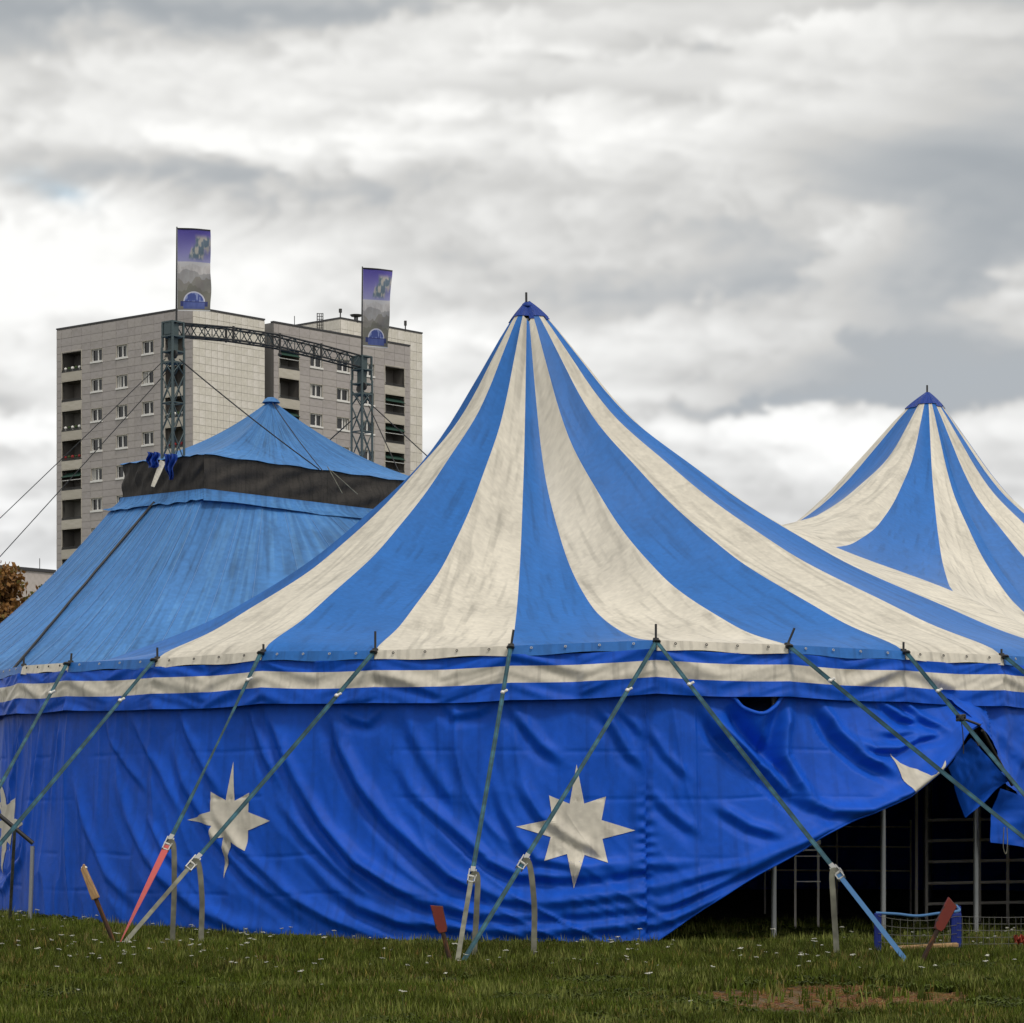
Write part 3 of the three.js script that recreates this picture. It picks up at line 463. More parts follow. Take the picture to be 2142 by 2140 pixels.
stake(stakeA.clone().add(V(-0.03, 0, 0)), at(174, 1816, -stakeA.z), 'wood', 'leaning rusty stake with a pale wooden grip in the grass');
stake(stakeB.clone().add(V(-0.06, 0, 0.01)), at(914, 1902, -stakeB.z), 'red', 'short leaning stake with a flat red head before the blue wall');
stake(stakeC.clone().add(V(0.07, 0, 0.01)), at(1988, 1893, -stakeC.z), 'pointed', 'leaning stake with a red head beside the wire mesh pen');
// bent pole at the left
{
  const d = -onGround(62, 1934).z, o = thing('bent_steel_pole', onGround(62, 1934), 'grey steel pole with a bent dark arm standing before the left star', 'pole');
  const g0 = onGround(62, 1934).add(V(0, -0.1, 0));
  part('upright', tube([g0, at(66, 1840, d), at(68, 1770, d)], 0.028, 12, 10), M.steel, o);
  part('arm', bar(at(69, 1764, d), at(-70, 1648, d), 0.028, 10), M.darkSteel, o);
  const t = thing('hanging_strap_tail', onGround(21, 1936), 'thin grey strap end hanging before the left star', 'strap');
  part('tail', sweep(line(at(31, 1728, 31.5), onGround(20, 1938), 14), 0.045, 0.005, V(0.6, 0, 1)), M.webbing, t);
}

// ---------------------------------------------------------------- inside the tent: hurdles, white slats for daylight gaps; before it: the wire pen
{
  const tubeM = solid(0.55, 0.51, 0.45, 0.6), D = 37.5, o = thing('livestock_hurdle', V(at(1940, 1900, D).x, 0, -D), 'tall tubular metal hurdle standing in the dark tent opening', 'hurdle');
  for (const x of [1917, 1938, 2049, 2108, 2240]) part('upright', bar(at(x, 1500, D).setY(x < 1930 ? 3.2 : 2.3), V(at(x, 0, D).x, 0, -D), 0.024, 8), tubeM, o);
  for (const y of [1714, 1757, 1801, 1846, 1889]) part('rail', bar(at(1938, y + 2, D), at(2260, y - 4, D), 0.022, 8), tubeM, o);
  const o2 = thing('livestock_hurdle', V(at(1751, 1900, 41).x, 0, -41), 'thin railed metal hurdle deep in the tent behind the side pole', 'hurdle');
  for (const x of [1600, 1751, 1905]) part('upright', bar(at(x, 1715, 41), V(at(x, 0, 41).x, 0, -41), 0.017, 8), tubeM, o2);
  for (const y of [1728, 1770, 1820]) part('rail', bar(at(1600, y, 41), at(1905, y + 2, 41), 0.014, 8), tubeM, o2);
  const w = thing('daylight_gap_slats', V(at(1690, 0, 36).x, 0, -36), 'white slats standing in for daylight gaps under the edge of the lifted wall', 'rack');  // added stand-in: white slats where daylight shows through gaps, no real rack
  const wm = solid(0.85, 0.85, 0.82, 0.5);
  for (const [y, h] of [[1748, 9], [1764, 4], [1777, 2.2], [1830, 2]]) { const p = at(1690, y + 14, 36); part('slat', box(0.34, h / F * 36, 0.03, p.x, p.y, p.z), wm, w); }
  for (const x of [1664, 1712]) { const p = at(x, 1700, 36); part('leg', box(0.03, p.y + 0.02, 0.03, p.x, p.y / 2, p.z - 0.032), tubeM, w); }
}
{
  const D = -onGround(1836, 1998).z, gx = (px) => (px - CX) / F * D, o = thing('wire_mesh_pen', onGround(1920, 1998), 'low pen of blue posts and wire mesh before the tent opening', 'pen');
  const bluePost = pvc(pvcTex(24, 44, 128, 0.6, 800), 0.6), wire = solid(0.14, 0.14, 0.13, 0.6, 0.4);
  const post = (px, dz, h, w = 0.075) => { const x = gx(px), z = -D + dz; part('post', new RoundedBoxGeometry(w, h + 0.1, 0.07, 2, 0.012).translate(x, ground(x, z) + h / 2 - 0.05, z), bluePost, o); return V(x, ground(x, z) + h, z); };
  const a = post(1836, 0, 0.46), b = post(2000, 0, 0.46, 0.11), c = post(2023, -0.7, 0.52, 0.09), e = post(2250, -0.2, 0.46);
  const rows = (p, q, n, sag) => { for (let i = 0; i < n; i++) { const t = i / (n - 1); part('wire', tube(line(p.clone().add(V(0, -0.03 - 0.38 * t, 0.04)), q.clone().add(V(0, -0.03 - 0.38 * t, 0.04)), 8, sag * (1 - t)), 0.0028, 24, 5), wire, o); } const m = Math.round(p.distanceTo(q) / 0.075); for (let i = 1; i < m; i++) { const r = p.clone().lerp(q, i / m).add(V(0.01 * Math.sin(i * 5), -0.03, 0.044)); part('wire', bar(r.clone().add(V(0, -sag * 0.5, 0)), r.clone().add(V(0.006 * Math.sin(i * 3), -0.40, 0)), 0.0024, 5), wire, o); } };
  rows(a, b, 5, 0.05); rows(b, e, 6, 0.02); rows(c, b, 5, 0.01);
  part('top_rail', tube([a.clone().add(V(-0.02, 0, 0)), a.clone().lerp(b, 0.25).add(V(0, -0.01, 0)), a.clone().lerp(b, 0.5).add(V(0, -0.03, 0)), a.clone().lerp(b, 0.78).add(V(0, 0, 0)), b.clone().add(V(0, 0.02, 0)), c.clone().add(V(0, 0, 0))], 0.016, 60, 7), M.blueWeb, o);
  part('plank', new RoundedBoxGeometry(0.74, 0.045, 0.10, 2, 0.01).rotateZ(0.05).translate(gx(1930), ground(gx(1930), -D) + 0.10, -D + 0.1), M.wood, o);
  const r = thing('red_cloth', onGround(2132, 1985), 'small crumpled red rag caught on the wire mesh', 'cloth');
  part('fabric', grid(14, 10, (u, v) => { const p = at(2122 + 26 * u, 1958 + 16 * v, D - 0.1); return p.add(V(0, 0.02 * Math.sin(u * 13 + v * 7), 0.05 * Math.sin(u * 9 - v * 6))); }), solid(0.36, 0.06, 0.03, 0.9), r);
}

// ---------------------------------------------------------------- the big blue tent behind
const T1 = V(-9.32, 0, -74.9), T2 = V(-4.44, 0, -80.6), tAx = T2.clone().sub(T1).normalize(), tN = V(-tAx.z, 0, tAx.x);
if (tN.z < 0) tN.negate();                                            // towards the camera and right
const big = thing('blue_circus_tent', V(-6.88, 0, -77.75), 'big faded blue circus tent with a black band under its raised cupola', 'tent');
{
  const ctr = T1.clone().add(T2).multiplyScalar(0.5), half = 3.75 + 0.35, wid = 1.62, wl = 1.72, hT = 11.17;
  const loc = (a, b, y) => ctr.clone().addScaledVector(tAx, a).addScaledVector(tN, b).setY(y);
  const rect = [[-half, wid], [half + 1.4, wid], [half + 1.4, -wl], [-half, -wl]];   // near corner, right, back, left
  const ringPt = (t, y, grow = 0) => { const f = ((t % 4) + 4) % 4, i = Math.floor(f), p = rect[i], q = rect[(i + 1) % 4]; const a = p[0] + (q[0] - p[0]) * (f - i), b = p[1] + (q[1] - p[1]) * (f - i); return loc(a + Math.sign(a) * grow * sstep(0, 2, Math.abs(a)), b + Math.sign(b) * grow * sstep(0, 1, Math.abs(b)), y); };
  const peak = V(-6.87, 13.25, -77.7);
  // cupola: four slopes with soft hips
  for (let s = 0; s < 4; s++) part('cupola_panel', grid(24, 30, (u, v) => { const b = ringPt(s + u * 0.9999, hT, 0.04), r = 0.035 + 0.965 * v, q = 1 - r; const h = hT + (peak.y - hT) * (0.35 * q + 0.65 * q ** 2.1) - 0.10 * Math.sin(Math.PI * u) * r * (1 - r) * 3; return V(peak.x + (b.x - peak.x) * r, h + (v === 1 ? 0.02 * Math.sin(u * 40 + s) - 0.02 : 0), peak.z + (b.z - peak.z) * r); }, (u, v) => [u * 6 + s * 7, v * 4]), M.old, big);
  part('peak_collar', new THREE.LatheGeometry([[0.001, 0.06], [0.10, 0.05], [0.19, 0.0], [0.26, -0.10]].map(([x, y]) => new THREE.Vector2(x, y)), 16).translate(peak.x, peak.y, peak.z), M.old, big);
  // band and flap, side by side
  const wob = (t, y) => 0.05 * Math.sin(t * 31 + y * 9) * Math.sin(t * 12.3) + (fbm(t * 14 + y * 2.2, y * 2, 5, 3) - 0.5) * 0.16;
  for (let s = 0; s < 4; s++) {
    part('black_band', grid(70, 12, (u, v) => { const t = s + u * 0.9999; return ringPt(t, hT - 0.02 - 0.96 * v, -0.02 + wob(t, v) * Math.sin(Math.PI * v)); }, (u, v) => [u * 6, v]), M.black, big);
    part('flap', grid(90, 14, (u, v) => { const t = s + u * 0.9999, e = v > 0.8 ? 0.07 * fbm(t * 20, 3, v * 4, 2) : 0; return ringPt(t, hT - 0.95 - 0.36 * v + (v > 0.9 ? 0.08 * (noise3(t * 14, 1, 1) - 0.5) : 0), 0.03 + 0.30 * v * v + 0.05 * wob(t * 1.7, v * 3) * 6 * v + e); }, (u, v) => [u * 6, v * 0.5]), M.old, big);
  }
  // main roof: from under the flap down to a wide round eave, in sewn widths
  const RB = 13.2, hTop = hT - 1.15, hLow = 4.0;
  const roof = (t, v) => { const a = ringPt(t, hTop, 0.12), ang = Math.atan2(a.x - ctr.x, a.z - ctr.z), e = V(ctr.x + RB * Math.sin(ang), 0, ctr.z + RB * Math.cos(ang)); return V(a.x + (e.x - a.x) * v, hLow + (hTop - hLow) * (1 - v) ** 1.75, a.z + (e.z - a.z) * v); };
  const N = 13;
  for (let s = 0; s < 4; s++) for (let k = 0; k < N; k++) part('roof_panel', grid(8, 34, (u, v) => { const p = roof(s + (k + u) / N * 0.99999, v); p.y += 0.008 * Math.sin(Math.PI * u) * v; return p; }, (u, v) => [(k + u) * 0.55 + s * 9, v * 9]), M.old, big);
  const seamM = solid(0.16, 0.30, 0.56, 0.7);
  for (let s = 0; s < 4; s++) for (let k = 0; k < N; k++) { const t = s + k / N; if (s === 0 || s === 3) part('seam_strip', tube(Array.from({ length: 18 }, (_, i) => roof(t, 0.02 + 0.96 * i / 17).add(V(0, 0.012, 0))), 0.006, 34, 5), seamM, big); }
  part('wall_curtain', grid(160, 6, (u, v) => V(ctr.x + (RB - 0.2 + 0.06 * Math.sin(u * 300)) * Math.sin(u * 6.2832), (hLow + 0.1) * (1 - v) - 0.05, ctr.z + (RB - 0.2 + 0.06 * Math.sin(u * 300)) * Math.cos(u * 6.2832)), (u, v) => [u * 80, v * 4]), M.wall, big);
  // dark edge rope lying down the roof, seen from the flap to the left edge
  const rope = [];
  for (let i = 0; i <= 26; i++) { const v = 0.01 + 0.9 * i / 26; let best = 1e9, bp; for (let t = 3; t < 4.2; t += 0.004) { const p = roof(t, v), px = CX + F * p.x / -p.z, py = HY - F * (p.y - EYE) / -p.z, e = Math.abs(px - (322 - (py - 1055) * 0.845)); if (e < best) { best = e; bp = p; } } rope.push(bp.add(V(0, 0.05, 0.03))); }
  part('edge_rope', tube(rope, 0.035, 90, 8), M.darkSteel, big);
  // cloth bundled round the mast foot, and pale tie
  const bp = loc(-half - 0.1, 0.1, hT);
  for (const [dx, dy, w, h, m] of [[-0.22, 0.0, 0.32, 0.42, M.cap], [0.24, -0.05, 0.36, 0.7, M.cap]]) part('bundled_cloth', grid(16, 14, (u, v) => V(bp.x + dx + (u - 0.5) * w * (1 - 0.7 * v * (dx > 0)) + 0.03 * Math.sin(v * 9), bp.y + 0.1 + dy - h * v, bp.z + 0.42 + 0.09 * Math.sin(u * 11 + v * 5) + 0.05 * Math.sin(u * 23)), (u, v) => [u, v]), m, big);
  part('tie_ribbon', sweep(line(V(bp.x + 0.06, bp.y - 0.15, bp.z + 0.5), V(bp.x - 0.22, bp.y - 0.85, bp.z + 0.52), 8), 0.16, 0.01, V(0, 0, 1), (t) => 0.8 * t), M.wallWhite, big);
  // ropes lying over the far part of the band
  for (const [x0, y0, x1, y1] of [[685, 976, 716, 1032], [692, 984, 748, 1034]]) part('rope', bar(at(x0, y0, 76.2), at(x1, y1, 76.0), 0.012, 6), M.webbing, big);
}

// ---------------------------------------------------------------- the lattice gantry over the cupola, its cables and banners
const gantry = thing('lattice_gantry', T1.clone(), 'steel lattice gantry of two masts and an arched truss above the blue cupola', 'gantry');
{
  const Y0 = 0, hM = 14.25, w = 0.215;
  const mast = (T) => {
    const c = (i, j, y) => T.clone().addScaledVector(tAx, i * w).addScaledVector(tN, j * w).setY(y), legs = [[-1, -1], [1, -1], [1, 1], [-1, 1]];
    const m = part('mast', legs.map(([i, j]) => bar(c(i, j, Y0), c(i, j, hM), 0.034, 8)), M.teal, gantry);
    for (let y = 9.6, n = 0; y < hM - 0.5; y += 0.78, n++) for (let s = 0; s < 4; s++) {
      const [a, b] = [legs[s], legs[(s + 1) % 4]], y1 = Math.min(y + 0.78, hM - 0.3);
      if (n % 1 === 0) { part('brace', bar(c(...a, y), c(...b, y1), 0.017, 6), M.teal, m); part('brace', bar(c(...b, y), c(...a, y1), 0.017, 6), M.teal, m); }
      if (n % 2 === 0) part('brace', bar(c(...a, y), c(...b, y), 0.02, 6), M.teal, m);
    }
    for (let y = 2; y < 9; y += 1.2) for (let s = 0; s < 4; s++) part('brace', bar(c(...legs[s], y), c(...legs[(s + 1) % 4], y + 1.2), 0.017, 6), M.teal, m);
    const basis = new THREE.Matrix4().makeBasis(tAx, V(0, 1, 0), tN).setPosition(T.x, 0, T.z);
    part('mast_head', [new RoundedBoxGeometry(0.30, 0.34, 0.30, 2, 0.02).translate(-0.06, hM + 0.50, 0), ...[[-1, -1], [1, -1], [1, 1], [-1, 1]].map(([i, j]) => box(0.05, 0.7, 0.05, i * 0.2, hM + 0.35, j * 0.2)), box(0.44, 0.04, 0.44, 0, hM + 0.69, 0), box(0.46, 0.04, 0.46, 0, hM + 0.30, 0), box(0.46, 0.04, 0.46, 0, hM - 0.12, 0), box(0.46, 0.05, 0.46, 0, hM - 0.42, 0), box(0.2, 0.44, 0.2, 0, hM + 0.06, 0)].map((g) => g.applyMatrix4(basis)), M.teal, m);
    for (const [dx, dz] of [[-0.14, 0.2], [0.12, -0.2]]) part('sheave', new THREE.CylinderGeometry(0.12, 0.12, 0.06, 14).rotateZ(Math.PI / 2).translate(dx, hM - 0.22, dz).applyMatrix4(basis), M.darkSteel, m);
    return m;
  };
  const m1 = mast(T1), m2 = mast(T2);
  part('tied_bag', new THREE.SphereGeometry(0.2, 14, 10).scale(0.8, 1.5, 0.8).translate(T2.x + 0.12, 11.55, T2.z + 0.25), M.cap, m2);
  // truss: chords bow upward in straight lengths
  const L = T1.distanceTo(T2), bow = curve1([[0, 0], [0.27, 0.13], [0.53, 0.17], [0.77, 0.10], [1, 0]]), hw = 0.15, hh = 0.17, yb = hM + 0.52;
  const ch = (t, i, j) => T1.clone().addScaledVector(tAx, 0.25 + (L - 0.5) * t).addScaledVector(tN, i * hw).setY(yb + j * hh + bow(t));
  const ts = [0, 0.27, 0.53, 0.77, 1], gs = [];
  for (const [i, j] of [[-1, -1], [1, -1], [1, 1], [-1, 1]]) for (let k = 0; k < 4; k++) gs.push(bar(ch(ts[k], i, j), ch(ts[k + 1], i, j), 0.028, 8));
  const beam = part('truss_beam', gs, M.darkSteel, gantry), n = 26;
  for (let k = 0; k < n; k++) { const a = k / n, b = (k + 1) / n; for (const i of [-1, 1]) part('lattice_bar', k % 2 ? bar(ch(a, i, -1), ch(b, i, 1), 0.015, 6) : bar(ch(a, i, 1), ch(b, i, -1), 0.015, 6), M.tealDark, beam); if (k % 2 === 0) { part('lattice_bar', bar(ch(a, -1, 1), ch(a, 1, 1), 0.013, 6), M.tealDark, beam); part('lattice_bar', bar(ch(a, -1, -1), ch(a, 1, -1), 0.013, 6), M.tealDark, beam); } if (k % 4 === 0) for (const i of [-1, 1]) part('lattice_bar', bar(ch(a, i, -1), ch(a, i, 1), 0.014, 6), M.tealDark, beam); }
  for (const t of [0.27, 0.53, 0.77]) part('splice_plate', [-1, 1].map((i) => bar(ch(t, i, -1.25), ch(t, i, 1.25), 0.035, 8)), M.darkSteel, beam);
  const hk = ch(0.53, 1, -1); part('hanging_hook', [bar(hk, hk.clone().add(V(0, -0.22, 0)), 0.03, 8), new THREE.SphereGeometry(0.06, 8, 6).translate(hk.x, hk.y - 0.22, hk.z)], M.darkSteel, beam);
  // stay cables
  const cable = (p, q, r, label) => { const o = thing('stay_cable', V(q.x, Math.max(0, q.y), q.z), label, 'cable'); part('cable', tube(line(p, q, 10, 0.06), r, 40, 6), M.darkSteel, o); };
  const top = (T, y) => T.clone().setY(y);
  cable(top(T1, 13.95).add(V(-0.2, 0, 0)), onGround(-770, 1812).setZ(-74).setX((-770 - CX) / F * 74).setY(0), 0.012, 'upper stay cable running down left from the nearer gantry mast');
  cable(top(T1, 13.55).add(V(-0.2, 0, 0)), V((-600 - CX) / F * 72, 0, -72), 0.013, 'lower stay cable running down left from the nearer gantry mast');
  cable(top(T1, 13.9).add(V(0.2, 0, 0.2)), at(668, 982, 76.3), 0.02, 'stay cable crossing the cupola to the edge of the black band');
  cable(V(-6.8, 13.1, -77.4), at(676, 986, 76.25), 0.014, 'rope running down the cupola from its peak');
  cable(top(T2, 13.2).add(V(-0.2, 0, -0.2)), V((470 - CX) / F * 86, 10.4, -86), 0.02, 'stay cable behind the cupola from the farther gantry mast');
  cable(top(T2, 13.6).add(V(0.2, 0, 0)), V((1830 - CX) / F * 82, 0, -82), 0.018, 'upper stay cable running down right from the farther gantry mast');
  cable(top(T2, 13.5).add(V(0.2, 0, 0)), V((1150 - CX) / F * 78, 2, -78), 0.018, 'steep stay cable running down right from the farther gantry mast');
}
{
  // plain print in the banner's colours: violet above, grey smoke, pale hills, a blue half disc over a bar
  const mix = (a, b, t) => a.map((x, i) => x + (b[i] - x) * t);
  const t = tex(512, (u, w) => {
    const v = 1 - w, n = tfbm(u, w, 6, 4, 1200), m = tfbm(u, w, 12, 3, 1220), X = u * 0.92, Y = v * 2.3;
    let c = v < 0.4 ? mix([74, 64, 150], [150, 150, 190], v / 0.4) : mix([196, 194, 196], [150, 146, 140], (v - 0.4) / 0.6);
    const d = Math.abs(X - 0.62 + (Y - 0.4) * 0.28 + (n - 0.5) * 0.5), sm1 = (1 - sstep(0.10, 0.30, d)) * sstep(0.04, 0.12, v) * (1 - sstep(0.33, 0.40, v));
    c = mix(c, mix([92, 112, 122], [176, 172, 158], sstep(0.4, 0.62, m)), sm1 * 0.9);
    for (const [y0, amp, col, sd] of [[0.44, 0.07, [206, 204, 202], 1], [0.52, 0.09, [150, 152, 152], 2], [0.62, 0.10, [128, 126, 116], 3], [0.72, 0.08, [110, 112, 98], 4]]) { const h = y0 + amp * (tnoise(u * 5, sd, 5, 1240 + sd) + 0.4 * tnoise(u * 15, sd, 15, 1250 + sd) - 0.7); if (v > h) c = mix(c, mix(col, [120, 110, 110], 0.5 * m), 0.75); }
    const r = Math.hypot(X - 0.46, Y - 2.05); if (Y < 2.07 && r < 0.30) c = r > 0.265 ? [204, 204, 218] : mix([70, 86, 150], [140, 152, 196], sstep(0.45, 0.6, m));
    if (Y > 2.03 && Y < 2.17 && X > 0.08 && X < 0.84) c = [44, 54, 108]; if (Y > 2.05 && Y < 2.24 && X > 0.16 && X < 0.76) c = mix([62, 78, 142], [88, 102, 160], m);
    if (Y < 0.03) c = [40, 38, 60]; if (Y > 2.27) c = [214, 214, 214];
    return c;
  });
  const mat = new THREE.MeshPhysicalMaterial({ map: t, roughness: 0.75, side: THREE.DoubleSide, transmission: 0.25, thickness: 0 });
  const flag = (px, y0, y1, foot, w, D, curl, label) => {
    const p = at(px, foot, D), o = thing('banner_flag', p, label, 'flag', 'banner flags on the gantry'), a = at(px + 1, y0, D), b = at(px, y1, D);
    part('flag_pole', bar(p, a.clone().add(V(0, 0.02, 0)), 0.03, 8, 0.018), M.darkSteel, o);
    const cl = (u, v) => V(a.x + 0.02 + w * u + 0.012 * Math.sin(v * 11 + curl) * u - 0.12 * curl * u * u * v, a.y - 0.03 - (0.05 + 0.03 * curl) * u + (b.y - a.y) * v + 0.05 * u * v * (1 - curl), a.z + 0.10 * Math.sin(u * 3 + v * 2.4) * u + 0.035 * Math.sin(v * 17 + u * 5) * u + curl * 0.35 * u * u * Math.sin(v * 2.6));
    part('cloth', grid(18, 40, cl, (u, v) => [u, 1 - v]), mat, o);
    part('top_arm', tube([cl(0, 0), cl(0.5, 0), cl(1, 0)].map((q) => q.add(V(0, 0.01, 0))), 0.014, 14), M.darkSteel, o);
  };
  flag(369, 476, 648, 676, 0.90, 74.75, 0, 'upright printed banner flag on the nearer gantry mast, in violet and grey');
  flag(757, 559, 722, 746, 0.86, 80.45, 1, 'upright printed banner flag with a curled edge on the farther gantry mast');
}

// ---------------------------------------------------------------- the tower block
{
  const Ht = 47.1, FL = 2.8;
  const topAt = (px, py, h = Ht) => { const d = F * (h - EYE) / (HY - py); return V((px - CX) / F * d, h, -d); };
  const concrete = (r, g, b, sd) => new THREE.MeshStandardMaterial({ roughness: 0.9, map: tex(256, (u, v) => { const a = tfbm(u, v, 4, 4, sd), f = tfbm(u, v, 64, 1, sd + 9), k = 0.93 + 0.10 * a + 0.06 * (f - 0.5); return [r * k, g * k, b * k * (0.98 + 0.03 * a)]; }) });
  const cladA = [concrete(176, 170, 168, 900), concrete(173, 167, 165, 910), concrete(179, 173, 170, 920)], cladB = [concrete(226, 221, 211, 930), concrete(223, 218, 208, 940), concrete(229, 224, 215, 950)];
  const wallA = solid(0.22, 0.21, 0.20, 0.95), wallB = solid(0.33, 0.315, 0.29, 0.95), cream = [concrete(196, 190, 178, 960), concrete(188, 182, 170, 970)], frameM = solid(0.78, 0.77, 0.74, 0.5), metal = solid(0.05, 0.05, 0.05, 0.6, 0.3), trim = solid(0.05, 0.05, 0.055, 0.6);
  const glass = new THREE.MeshPhysicalMaterial({ roughness: 0.06, metalness: 0, ior: 1.5 }); glass.color.setRGB(0.018, 0.019, 0.022);
  const loggiaShadeM = [solid(0.17, 0.155, 0.14, 0.95), solid(0.13, 0.12, 0.11, 0.95), solid(0.21, 0.2, 0.18, 0.95)], curtain = solid(0.5, 0.49, 0.46, 0.9), awning = solid(0.012, 0.05, 0.035, 0.8), plant = solid(0.04, 0.07, 0.02, 0.9), flowerRed = solid(0.25, 0.02, 0.02, 0.8);  // loggia tones darkened, shade of the recess painted into the interior colour
  const tower = thing('apartment_tower', V(-29, 0, -247.8), 'tall grey panel apartment tower with loggias behind the blue tent', 'building');
  // a face: origin at its top left corner seen from outside, a to the right, height y absolute, z outward
  const face = (p, q) => { const ax = q.clone().sub(p).setY(0), L = ax.length(); ax.normalize(); const nz = V(-ax.z, 0, ax.x); if (nz.z < 0) nz.negate(); return { p, L, ax, nz, m: new THREE.Matrix4().makeBasis(ax, V(0, 1, 0), nz).setPosition(p.x, 0, p.z), a: (px) => { const k = (px - CX) / F; return (k * -p.z - p.x) / (ax.x + k * ax.z); } }; };
  let panels = 0, overflow = { A: [], B: [] };
  function clad(f, host, mats, xs, ys, holes, key, gap = 0.024, budget = 280) {      // tiles between the grid lines, left out at the openings
    let used = 0;
    for (let j = 0; j + 1 < ys.length; j++) for (let i = 0; i + 1 < xs.length; i++) {
      const x0 = xs[i], x1 = xs[i + 1], y0 = ys[j + 1], y1 = ys[j], cx = (x0 + x1) / 2, cy = (y0 + y1) / 2;
      if (holes.some((h) => cx > h[0] && cx < h[1] && cy > h[2] && cy < h[3])) continue;
      const r = hash3(i, j, 77 + panels), g = box(x1 - x0 - gap, y1 - y0 - gap, 0.05, cx, cy, 0.026 + 0.008 * r).applyMatrix4(f.m), m = mats[Math.floor(r * mats.length)];
      if (used++ < budget) part('cladding_panel', g, m, host); else overflow[key].push(g);
    }
    panels++;
  }
  function wallWithHoles(f, mat, holes, host, thick = 0.3) {
    const s = new THREE.Shape([[0, 0], [f.L, 0], [f.L, f.p.y], [0, f.p.y]].map(([x, y]) => new THREE.Vector2(x, y)));
    for (const [a, b, c, d] of holes) s.holes.push(new THREE.Path([[a, c], [a, d], [b, d], [b, c]].map(([x, y]) => new THREE.Vector2(x, y))));
    return part('wall', new THREE.ExtrudeGeometry(s, { depth: thick, bevelEnabled: false }).translate(0, 0, -thick).applyMatrix4(f.m), mat, host);
  }
  function window_(f, a, b, y0, y1, host, n) {
    const w = b - a, h = y1 - y0, cx = (a + b) / 2, cy = (y0 + y1) / 2, t = 0.09, z = -0.14;
    const fr = part('window', [box(w, t, 0.08, cx, y1 - t / 2, z), box(w, t, 0.08, cx, y0 + t / 2, z), box(t, h - 2 * t, 0.08, a + t / 2, cy, z), box(t, h - 2 * t, 0.08, b - t / 2, cy, z), box(0.13, h - 2 * t, 0.09, cx + (n % 3 ? 0.08 : -0.05), cy, z)].map((g) => g.applyMatrix4(f.m)), frameM, host);
    part('pane', box(w - 2 * t, h - 2 * t, 0.02, cx, cy, z - 0.05).applyMatrix4(f.m), glass, fr);
    part('sill', box(w + 0.14, 0.16, 0.22, cx, y0 - 0.08, 0.03).applyMatrix4(f.m), frameM, fr);
    const c = hash3(n, 5, 3); if (c > 0.6) part('curtain', box(w * (0.06 + 0.16 * c), h - 2 * t, 0.014, c > 0.8 ? a + w * 0.2 : b - w * 0.2, cy, z - 0.031).applyMatrix4(f.m), curtain, fr);
    part('reveal', [box(0.04, h + 0.16, 0.07, a - 0.02, cy - 0.04, 0.035), box(0.04, h + 0.16, 0.07, b + 0.02, cy - 0.04, 0.035), box(w + 0.08, 0.04, 0.07, cx, y1 + 0.02, 0.035)].map((g) => g.applyMatrix4(f.m)), cream[0], fr);
  }
  function loggia(f, a, b, y0, y1, host, n, flip, kind) {
    const w = b - a, h = y1 - y0, cx = (a + b) / 2, D = 1.5, bm = (g) => g.applyMatrix4(f.m);
    const r = part('loggia', [box(w + 0.3, h + 0.3, 0.1, cx, (y0 + y1) / 2, -D - 0.05), box(0.14, h + 0.2, D, a - 0.07, (y0 + y1) / 2, -D / 2), box(0.14, h + 0.2, D, b + 0.07, (y0 + y1) / 2, -D / 2), box(w + 0.28, 0.14, D, cx, y1 + 0.07, -D / 2), box(w + 0.28, 0.14, D, cx, y0 - 0.07, -D / 2)].map(bm), loggiaShadeM[n % 3], host);
    const dx = flip ? a + w * 0.36 : b - w * 0.32, dw = w * 0.42;
    const dr = part('balcony_door', [box(0.09, h * 0.86, 0.06, dx - dw / 2, y0 + h * 0.43, -D + 0.05), box(0.09, h * 0.86, 0.06, dx + dw / 2, y0 + h * 0.43, -D + 0.05), box(dw, 0.11, 0.06, dx, y0 + h * 0.86, -D + 0.05), box(dw, 0.09, 0.06, dx, y0 + h * 0.3, -D + 0.05)].map(bm), frameM, r);
    part('pane', bm(box(dw - 0.1, h * 0.82, 0.02, dx, y0 + h * 0.42, -D + 0.03)), glass, dr);
    part('handrail', [box(w, 0.06, 0.06, cx, y0 + 0.12, 0.06), box(w, 0.10, 0.08, cx, y0 - 0.02, 0.05)].map(bm), metal, r);
    part('surround', [box(0.06, h, 0.08, a - 0.03, (y0 + y1) / 2, 0.05), box(0.06, h, 0.08, b + 0.03, (y0 + y1) / 2, 0.05), box(w + 0.12, 0.06, 0.08, cx, y1 + 0.03, 0.05)].map(bm), cream[0], r);
    part('parapet_panel', bm(box(w + 0.12, FL - h - 0.16, 0.07, cx, y0 - 0.08 - (FL - h - 0.16) / 2, 0.045)), cream[n % 2], r);
    if (kind === 'awning') { part('awning', bm(box(w - 0.1, 0.03, 1.0, cx, 0, 0).rotateX(0.55).translate(0, y1 - 0.42, -0.15)), awning, r); part('awning_bar', bm(box(w, 0.07, 0.05, cx, y0 + h * 0.48, 0.04)), frameM, r); }
    if (kind === 'plants') for (let i = 0; i < 5; i++) part('flower_pot', [bm(new THREE.IcosahedronGeometry(0.13 + 0.05 * hash3(i, n, 1), 1).translate(a + w * (0.12 + 0.18 * i), y0 + 0.28, -0.12)), bm(new THREE.CylinderGeometry(0.09, 0.07, 0.16, 8).translate(a + w * (0.12 + 0.18 * i), y0 + 0.12, -0.12))], i % 2 ? plant : (n % 2 ? frameM : flowerRed), r);
  }
  // corners of the three blocks, from their rooflines
  const P0 = topAt(119, 690), P1 = topAt(403, 643), P2 = topAt(553, 669.5), Q0 = topAt(572, 674), Q1 = topAt(857, 724);
  const fL = face(P0, P1), fG = face(P1, P2), fQ = face(Q0, Q1);
  const rowTop = 1.0;
